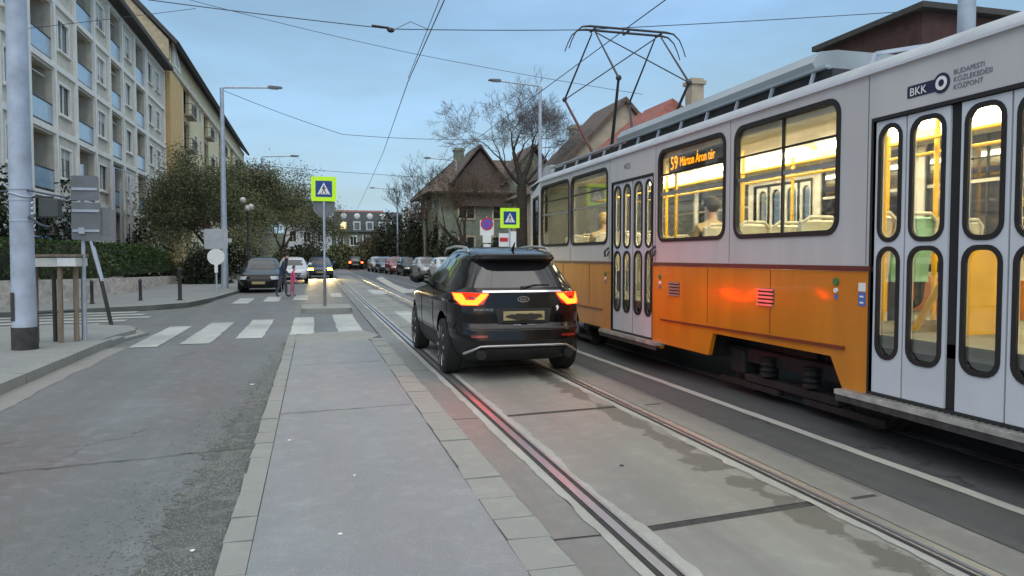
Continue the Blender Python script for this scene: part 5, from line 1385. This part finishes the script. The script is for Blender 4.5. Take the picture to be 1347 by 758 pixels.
# ================================================================== POLES, LAMPS, SIGNS
pl = thing('utility_pole', (-4.23, 12.65, .12), 'thick blue-grey utility pole with a blackened foot at the left edge', 'pole')
g = MB(); n = 20
g.tube([(-4.23, 12.65, .12), (-4.23, 12.65, 3), (-4.21, 12.65, 9.2)], [.165, .150, .115], 24); g.build('shaft', 'polepaint', pl, 50)
g = MB(); g.tube([(-4.23, 12.65, .11), (-4.23, 12.65, .46)], [.178, .176], 24); g.build('foot_sleeve', 'polebase', pl, 50)
g = MB(); rnd = random.Random(8)
rows = []
for k in range(9):
    z = .56 + .42*k/8; rows.append([(-4.23+.170*math.cos(R(a)), 12.65+.170*math.sin(R(a)), z+rnd.uniform(-.012,.012)) for a in range(195, 196+int(58+rnd.uniform(-6, 6)), 8)][:7])
g.grid(rows); solid(g, .004, 1); g.build('torn_poster', 'polebase', pl, 60)
g = MB()
for z in (2.05, 2.36, 2.52): g.tube([(-4.23, 12.65, z), (-4.23, 12.65, z+.03)], .162, 24)
g.tube([(-4.23+.165*math.cos(t), 12.65+.165*math.sin(t), 2.44+.03*math.sin(t*2)) for t in (k*.35 for k in range(19))], .012, 6)
for k, z in enumerate((2.16, 2.24, 2.32)): g.ball((-4.05, 12.55, z), .026, 8)
g.build('clamp_band', 'galv', pl, 50)
g = MB(); g.tube([(-6.4, 12.9, 2.44), (-4.4, 12.66, 2.50), (-4.1, 12.55, 2.51), (-3.85, 12.6, 2.46), (-3.6, 12.7, 2.42)], .014, 6); g.tube([(-4.1, 12.55, 2.12), (-3.95, 12.55, 2.0), (-3.85, 12.6, 1.97)], .02, 6); g.build('guy_cable', 'wire', pl, 50)
g = MB(); g.box((-3.99, 12.6, 2.12), (-3.72, 12.8, 2.40), .015); g.beam((-4.1, 12.65, 2.42), (-3.8, 12.68, 2.42), .03); g.build('control_box', 'binbag', pl)
# wooden frame with boarded top
wf = thing('post_frame', (-4.08, 13.75, .12), 'wooden four-post frame with a white board round its top beside the grey pole', 'frame')
for x, y in ((-4.38, 13.6), (-3.98, 13.45), (-3.80, 13.62), (-3.76, 13.9)):
    g = MB(); g.tube([(x, y, .12), (x+.01, y, 1.40)], [.042, .038], 10); g.build('post', 'wood', wf, 50)
g = MB().use('boardwhite'); g.box((-4.44, 13.36, 1.36), (-3.99, 13.40, 1.50)); g.box((-4.44, 13.98, 1.36), (-3.72, 14.02, 1.50)); g.box((-4.44, 13.40, 1.36), (-4.40, 13.98, 1.50)); g.box((-3.76, 13.40, 1.36), (-3.72, 13.98, 1.50)); g.use('sign_white'); g.box((-3.985, 13.355, 1.365), (-3.72, 13.395, 1.50))
g.build('board', None, wf)
g = MB(); g.box((-4.46, 13.34, 1.52), (-3.70, 14.04, 1.56)); g.build('top_frame', 'wood', wf)
g = MB(); g.tube([(-4.12, 13.65, .1), (-4.12, 13.65, 1.3)], .035, 8); g.tube([(-4.4, 13.5, .60), (-3.78, 13.5, .63)], .012, 6); g.build('inner_stake', 'dark', wf, 50)
# sign backs
s1 = thing('traffic_sign', (-3.70, 13.75, .12), 'sign seen from behind: small plate above a big grey plate on an upright pole', 'traffic sign')
g = MB(); g.tube([(-3.72, 13.78, .12), (-3.70, 13.76, 3.05)], .03, 10); g.build('post', 'galv', s1, 50)
g = MB(); g.plate(rrect(-3.86, 1.80, -3.42, 2.42, .03), [], lambda u, v, d: (u+.012*(v-2), 13.70+d, v), .01); g.box((-3.84, 13.71, 1.95), (-3.44, 13.735, 1.98)); g.box((-3.84, 13.71, 2.28), (-3.44, 13.735, 2.31)); g.build('large_plate', 'sign_back', s1)
g = MB(); g.box((-3.84, 13.68, 1.93), (-3.44, 13.70, 1.97)); g.box((-3.84, 13.68, 2.26), (-3.44, 13.70, 2.30)); g.box((-3.84, 13.68, 2.62), (-3.46, 13.70, 2.66)); g.box((-3.75, 13.67, 1.9), (-3.66, 13.70, 2.0)); g.each('clamp_rail', 'galv', s1)
g = MB(); g.plate(rrect(-3.86, 2.45, -3.44, 2.86, .03), [], lambda u, v, d: (u, 13.70+d, v), .01); g.build('small_plate', 'sign_back', s1)
g = MB(); g.plate(rrect(-3.52, 1.86, -3.30, 2.34, .03), [], lambda u, v, d: (u, 13.72+d, v), .01); g.build('side_plate', 'sign_back', s1)
s2 = thing('traffic_sign', (-4.33, 18.0, .0), 'leaning sign post with a peeling shaft behind the upright one', 'traffic sign')
g = MB(); g.tube([(-4.33, 18.0, .0), (-4.50, 18.02, .9), (-4.70, 18.05, 1.9), (-4.78, 18.06, 2.5)], .042, 10); g.build('post', 'dark', s2, 50)
g = MB(); g.tube([(-4.50, 18.02, .98), (-4.70, 18.05, 1.86)], .046, 10); g.build('peeling_paint', 'galv', s2, 50)
g = MB(); g.plate(rrect(-4.82, 1.86, -4.22, 2.55, .04), [], lambda u, v, d: (u, 18.0+d, v), .012); g.build('plate', 'sign_back', s2)
# bollards
def bollard(x, y, h, label, r=.05, z=.11):
    t = thing('bollard', (x, y, z), label, 'bollard', 'bollards on the street corner'); g = MB(); g.lathe((x, y, z), [(r*1.1, 0), (r, .03), (r*.92, h-.12), (r*1.15, h-.1), (r*1.15, h-.06), (r*.9, h-.04), (r*.4, h)], 14); g.build('shaft', 'dark', t, 40)
    g = MB(); g.lathe((x, y, z), [(r*1.6, 0), (r*1.6, .025), (r*1.15, .03)], 14); g.build('foot', 'dark', t, 40)
bollard(-6.35, 24.3, .72, 'short dark bollard nearest the leaning sign post')
bollard(-5.35, 25.8, .70, 'short dark bollard in the middle of the street corner')
bollard(-4.15, 25.6, 1.06, 'tallest dark bollard, at the kerb of the street corner', .06)
# second sign group at the far corner
s3 = thing('traffic_sign', (-3.57, 30.0, .115), 'rectangular sign above a round one, both backs turned, by the far kerb', 'traffic sign')
g = MB(); g.tube([(-3.57, 30.0, .115), (-3.57, 30.0, 2.6)], .035, 10); g.build('post', 'galv', s3, 50)
g = MB(); g.plate(rrect(-3.98, 1.80, -3.14, 2.56, .05), [], lambda u, v, d: (u, 29.95+d, v), .012); g.build('square_plate', 'sign_back2', s3)
g = MB(); g.plate([(-3.57+.31*math.cos(2*math.pi*k/30), 1.50+.31*math.sin(2*math.pi*k/30)) for k in range(30)], [], lambda u, v, d: (u, 29.95+d, v), .012); g.build('round_plate', 'sign_white', s3)
g = MB(); g.box((-3.63, 29.94, .9), (-3.51, 29.98, 1.2)); g.build('pole_label', 'sign_white', s3)
g = MB(); g.box((-3.5, 29.98, 2.05), (-3.0, 30.0, 2.2)); g.build('street_plate', 'sign_back2', s3)
def street_lamp(x, y, h, arm, label, r=.10, z=.115, rise=.12, m='galv', foot=True):
    t = thing('street_lamp', (x, y, z), label, 'street lamp', 'mast street lamps')
    g = MB(); g.tube([(x, y, z), (x, y, z+1.2), (x, y, h)], [r*1.25, r*1.1, r*.62], 14); g.build('mast', m, t, 50)
    s = 1 if arm > 0 else -1
    g = MB(); g.tube([(x, y, h-.05), (x+s*.08, y, h+.02), (x+arm, y, h+rise)], [.05, .045, .035], 8); g.build('arm', m, t, 50)
    g = MB(); g.plate([(0, 0), (.55, .02), (.62, .05), (.55, .09), (.1, .11), (0, .08)], [], lambda u, v, d: (x+arm+s*(u-.1), y-.12+d, h+rise-.03+v), .24); hd_ = g.build('lamp_head', 'sign_back', t)
    g = MB(); g.box(tuple(min(a, b) for a, b in ((x+arm, x+arm+s*.35), (y-.08, y-.08), (h+rise-.055, h+rise-.055))), (max(x+arm, x+arm+s*.35), y+.08, h+rise-.04)); g.build('lens', 'lamp_clear', hd_)
    return t
street_lamp(-3.75, 34.4, 8.8, 2.0, 'tall street lamp on the left pavement before the olive trees', .13)
street_lamp(-3.4, 55, 8.5, 2.0, 'smaller street lamp further down the left side above the trees', .10)
street_lamp(10.85, 35, 9.85, -2.1, 'tall street lamp behind the tram front, its arm pointing left', .12, rise=.14)
street_lamp(11.4, 60, 9.35, -2.2, 'far street lamp arm over the roof of the villa', .10)
street_lamp(9.2, 84, 9.0, -2.6, 'most distant street lamp above the conifers', .10)
tp = thing('catenary_pole', (10.9, 10.6, .12), 'thick grey pole in front of the dark brown building behind the tram', 'pole')
g = MB(); g.tube([(11.0, 10.5, .12), (11.0, 10.5, 9.4)], [.17, .12], 20); g.build('shaft', 'polepaint', tp, 50)
g = MB(); g.tube([(11.0, 10.5, 7.9), (11.0, 10.5, 7.98)], .15, 20); g.build('band', 'galv', tp, 50)
# lantern with three globes
ln = thing('park_lantern', (-3.25, 40.5, .115), 'park lantern with white globes under the olive trees', 'street lamp')
g = MB(); g.lathe((-3.25, 40.5, .115), [(.12, 0), (.1, .5), (.05, .6), (.045, 3.7), (.07, 3.75), (.03, 3.9)], 12); g.build('post', 'dark', ln, 50)
for dx, z in ((-.18, 4.42), (.12, 4.08), (.0, 4.0)):
    g = MB(); g.ball((-3.25+dx*1.3, 40.5, z), .15, 10); gl = g.build('globe', 'lantern', ln, 60); g = MB(); g.tube([(-3.25, 40.5, 3.8), (-3.25+dx*1.3, 40.5, z-.14)], .02, 6); g.build('stem', 'dark', gl)
# pedestrian crossing signs
def ped_symbol(g, cx, cz, s, fn):
    """white triangle with a walking figure cut from dark shapes"""
    g.use('sign_white'); g.plate([(cx-.42*s, cz-.36*s), (cx+.42*s, cz-.36*s), (cx, cz+.42*s)], [], lambda u, v, d: fn(u, v, -.006+d), .005)
    g.use('black')
    f2 = lambda u, v, d: fn(u, v, -.010+d)
    g.plate([(cx+.045*s*math.cos(t*.6283), cz+.20*s+.045*s*math.sin(t*.6283)) for t in range(10)], [], f2, .003)
    for poly in ([(-.05, .15), (.05, .14), (.045, -.04), (-.045, -.04)], [(-.045, -.04), (.01, -.04), (-.10, -.28), (-.16, -.28)], [(-.005, -.04), (.045, -.04), (.15, -.26), (.10, -.28)], [(.04, .13), (.14, .0), (.12, -.03), (.03, .07)], [(-.04, .13), (-.13, .02), (-.10, -.01), (-.03, .07)]):
        g.plate([(cx+u*s, cz+v*s) for u, v in poly], [], f2, .003)
    for k in range(4): g.plate([(cx+(-.27+.16*k)*s, cz-.345*s), (cx+(-.19+.16*k)*s, cz-.345*s), (cx+(-.18+.155*k)*s, cz-.30*s), (cx+(-.24+.155*k)*s, cz-.30*s)], [], f2, .003)
def cross_sign(x, y, zc, w, label, zb, tilt=0, back=False):
    t = thing('crossing_sign', (x, y, zb), label, 'traffic sign')
    g = MB(); g.tube([(x, y+.05, zb), (x, y+.05, zc+w*.45)], .034, 10); g.build('post', 'galv', t, 50)
    fn = lambda u, v, d: (u + tilt*(v-zc), y+d, v)
    g = MB(); g.plate(rrect(x-w/2, zc-w/2, x+w/2, zc+w/2, .03), [], fn, .012); bd = g.build('sign_board', 'sign_green', t)
    g = MB(); k = w*.33; g.plate(rrect(x-k, zc-k, x+k, zc+k, .02), [], lambda u, v, d: fn(u, v, -.004+d), .003); g.build('blue_field', 'sign_blue', bd)
    g = MB(); ped_symbol(g, x, zc, w*.62, fn); g.build('walking_figure', None, bd)
    return t
cs1 = cross_sign(.30, 21.3, 3.40, .68, 'fluorescent green bordered pedestrian sign on the traffic island', .13)
g = MB(); g.plate([(.30-.30, 2.90), (.30+.32, 2.90), (.30+.02, 2.42)], [], lambda u, v, d: (u, 21.36+d, v+.12), .01); g.plate([(.30+.32*math.cos(2*math.pi*k/8+.39), 2.92+.32*math.sin(2*math.pi*k/8+.39)) for k in range(8)], [], lambda u, v, d: (u, 21.375+d, v), .01); g.build('sign_behind', 'sign_back', cs1)
g = MB(); g.tube([(.3, 21.35, .13), (.3, 21.35, 1.1)], .045, 10); g.build('post_sleeve', 'sign_back', cs1, 50)
cs2 = cross_sign(7.45, 28.0, 3.02, .78, 'fluorescent green bordered pedestrian sign right of the car roof', .12)
g = MB().use('sign_white'); g.box((7.02, 28.05, 1.9), (7.42, 28.07, 2.42)); g.box((7.48, 28.05, 1.7), (7.72, 28.07, 2.5)); g.use('sign_red'); g.box((7.05, 28.035, 2.1), (7.38, 28.048, 2.25)); g.build('notice_board', None, cs2)
np_ = thing('no_parking_sign', (6.62, 28.4, .05), 'round blue and red no-stopping sign above white plates behind the car roof', 'traffic sign')
g = MB(); g.tube([(6.62, 28.45, .05), (6.62, 28.45, 3.1)], .03, 10); g.build('post', 'galv', np_, 50)
g = MB(); g.plate(rrect(6.34, 2.34, 6.90, 2.95, .05), [], lambda u, v, d: (u, 28.40+d, v), .012); g.build('white_panel', 'sign_white', np_)
g = MB().use('sign_purple'); c_ = [(6.62+.255*math.cos(2*math.pi*k/32), 2.80+.255*math.sin(2*math.pi*k/32)) for k in range(32)]; ci = [(6.62+.20*math.cos(2*math.pi*k/32), 2.80+.20*math.sin(2*math.pi*k/32)) for k in range(32)]
g.plate(ci, [], lambda u, v, d: (u, 28.392+d, v), .004); g.use('sign_red'); g.plate(c_, [ci], lambda u, v, d: (u, 28.390+d, v), .006); g.plate([(6.47, 2.92), (6.50, 2.95), (6.77, 2.68), (6.74, 2.65)], [], lambda u, v, d: (u, 28.387+d, v), .004); g.build('round_face', None, np_)
g = MB(); g.box((6.45, 28.38, 2.05), (6.79, 28.41, 2.36)); g.box((6.48, 28.38, 1.7), (6.76, 28.41, 2.0)); g.build('white_plate', 'sign_white', np_)
# banner on the block, plus a flag-like white and red post
bn = thing('banner', (-10.6, 30.5, 3), 'narrow white banners hanging in front of the balcony block', 'banner')
for y, m in ((46.2, 'banner'), (50.4, 'banner')):
    g = MB(); g.box((-10.95, y, 2.1), (-10.90, y+.6, 6.6)); g.build('cloth', m, bn)
g = MB(); g.box((-10.95, 48.0, 2.0), (-10.9, 48.7, 5.9)); g.build('pink_cloth', 'blind', bn)
g = MB(); g.beam((-11.1, 46.0, 6.64), (-10.9, 51.2, 6.64), .05); g.beam((-11.2, 48.3, 6.5), (-10.9, 48.3, 6.64), .04); g.build('bracket', 'galv', bn)
# ================================================================== OVERHEAD WIRES
def wire(pts, r, label, sag=0, name='overhead_wire', cat='wire'):
    out = []
    for a, b in zip(pts, pts[1:]):
        a, b = V(a), V(b); n = 14
        for k in range(n):
            t = k/n; p = a.lerp(b, t); p.z -= 4*sag*t*(1-t); out.append(p)
    out.append(V(pts[-1])); g = MB(); g.tube(out, r, 6); return g.build(name, 'wire', None, 60, label=label, cat=cat)
wire([(2.36, -4, 6.15), (2.36, 13.5, 6.2), (2.5, 20, 6.2), (3.1, 34, 6.2), (3.9, 62, 6.15), (5, 110, 6)], .011, 'contact wire over the near track, running up past the left of the pantograph')
wire([(2.36, -4, 6.6), (2.37, 12.9, 6.5), (2.5, 20, 6.28)], .008, 'upper wire meeting the near contact wire at a clamp')
wire([(5.62, -4, 5.73), (5.6, 12.75, 5.71), (5.75, 30, 5.75), (6.6, 62, 5.9)], .010, 'contact wire over the tram, passing behind the pantograph head')
wire([(-3.83, 20, 7.79), (2.07, 20, 7.55), (7.43, 20, 7.95), (18.5, 20, 9.4)], .012, 'cross wire nearest the camera, running from the left block to the right edge', .02)
wire([(-4.32, 30, 11.04), (3.85, 30, 9.67), (14, 30, 8.6)], .010, 'thin cross wire sloping down to the largest bare tree', .05)
wire([(-3.7, 34.4, 8.7), (1.34, 35, 7.12), (6.65, 35, 7.10), (10.9, 36, 7.6)], .012, 'cross wire sagging between the two tall street lamps', .06)
wire([(-3.4, 55, 7.9), (5, 56, 7.6), (11.4, 60, 7.9)], .014, 'far cross wire above the mansard townhouse', .03)
wire([(-11.2, 31, 9.6), (-4.2, 30.5, 10.9)], .010, 'short wire anchored on the balcony block', .02)
ft = thing('wire_clamp', (2.07, 20, 7.5), 'black insulator clamp hanging on the nearest cross wire', 'clamp')
g = MB(); g.tube([(1.55, 20, 7.60), (2.0, 20, 7.57)], [.03, .035], 8); g.build('insulator', 'black', ft, 50)
g = MB(); g.ball((2.05, 20, 7.52), .085, 10, (1.2, .6, .8)); g.tube([(2.07, 20, 7.5), (2.25, 17.5, 7.0), (2.36, 15.5, 6.25)], .008, 6); g.build('hanger', 'black', ft, 50)
# ================================================================== SKY, SUN, CAMERA
w = bpy.data.worlds.new('World'); sc.world = w; w.use_nodes = True; nt = w.node_tree; N, L = nt.nodes, nt.links
bg = N['Background']
sky = N.new('ShaderNodeTexSky'); sky.sky_type = 'NISHITA'; sky.sun_disc = False; SE, SR = R(14), R(200)
sky.sun_elevation = SE; sky.sun_rotation = SR; sky.air_density = 1.6; sky.dust_density = 1.5; sky.ozone_density = 2.0
tc = N.new('ShaderNodeTexCoord'); mp = N.new('ShaderNodeMapping'); mp.inputs['Scale'].default_value = (1, 1, 3.4); L.new(tc.outputs['Generated'], mp.inputs['Vector'])
nz = N.new('ShaderNodeTexNoise'); nz.inputs['Scale'].default_value = 2.6; nz.inputs['Detail'].default_value = 7; nz.inputs['Roughness'].default_value = .55; L.new(mp.outputs['Vector'], nz.inputs['Vector'])
rp = N.new('ShaderNodeMapRange'); rp.inputs['From Min'].default_value = .36; rp.inputs['From Max'].default_value = .64; rp.inputs['To Min'].default_value = .72; rp.inputs['To Max'].default_value = .95
L.new(nz.outputs['Fac'], rp.inputs['Value'])
# overcast veil: dusk blue, a little paler low down, clearly brighter overhead
sx = N.new('ShaderNodeSeparateXYZ'); L.new(tc.outputs['Generated'], sx.inputs[0])
cr = N.new('ShaderNodeValToRGB'); L.new(sx.outputs['Z'], cr.inputs['Fac'])
K = 1.0
e = cr.color_ramp.elements; e[0].position = 0.0; e[0].color = (.40, .63, .84, 1); e[1].position = 1.0; e[1].color = (1.0, 1.0, 1.0, 1)
for p, c in ((.12, (.37, .60, .84, 1)), (.30, (.27, .46, .71, 1)), (.45, (.38, .53, .72, 1)), (.7, (.92, .97, 1.0, 1))):
    q = e.new(p); q.color = c
vs = N.new('ShaderNodeVectorMath'); vs.operation = 'SCALE'; vs.inputs['Scale'].default_value = 8.0; L.new(cr.outputs['Color'], vs.inputs[0])
v2 = N.new('ShaderNodeMath'); v2.operation = 'MULTIPLY_ADD'; v2.inputs[1].default_value = .95; v2.inputs[2].default_value = .56
L.new(nz.outputs['Fac'], v2.inputs[0])
vv = N.new('ShaderNodeVectorMath'); vv.operation = 'SCALE'; L.new(vs.outputs[0], vv.inputs[0]); L.new(v2.outputs[0], vv.inputs['Scale'])
mx = N.new('ShaderNodeMix'); mx.data_type = 'RGBA'; L.new(rp.outputs['Result'], mx.inputs['Factor']); L.new(sky.outputs['Color'], mx.inputs['A']); L.new(vv.outputs[0], mx.inputs['B'])
L.new(mx.outputs['Result'], bg.inputs['Color']); bg.inputs['Strength'].default_value = .085
sun = bpy.data.lights.new('sun', 'SUN'); sun.energy = .9; sun.angle = R(70); sun.color = (1, .97, .92)
so = bpy.data.objects.new('sun', sun); C.objects.link(so)
az = SR; dirv = V((math.sin(az)*math.cos(R(55)), math.cos(az)*math.cos(R(55)), math.sin(R(55))))
so.rotation_euler = dirv.to_track_quat('Z', 'Y').to_euler()
cam = bpy.data.cameras.new('camera'); co = bpy.data.objects.new('camera', cam); C.objects.link(co); sc.camera = co
cam.sensor_width = 36; cam.lens = 36*970/1347; cam.clip_end = 2000; cam.clip_start = .05
co.location = (0, 0, 1.53); co.rotation_euler = (R(90-2.48), 0, R(-15.06))
vs_ = sc.view_settings; vs_.view_transform = 'Standard'; vs_.look = 'None'; vs_.gamma = 1; vs_.exposure = .72; vs_.use_curve_mapping = False
sc.cycles.use_denoising = True; sc.cycles.max_bounces = 8; sc.cycles.transparent_max_bounces = 16
sc.cycles.sample_clamp_indirect = 6
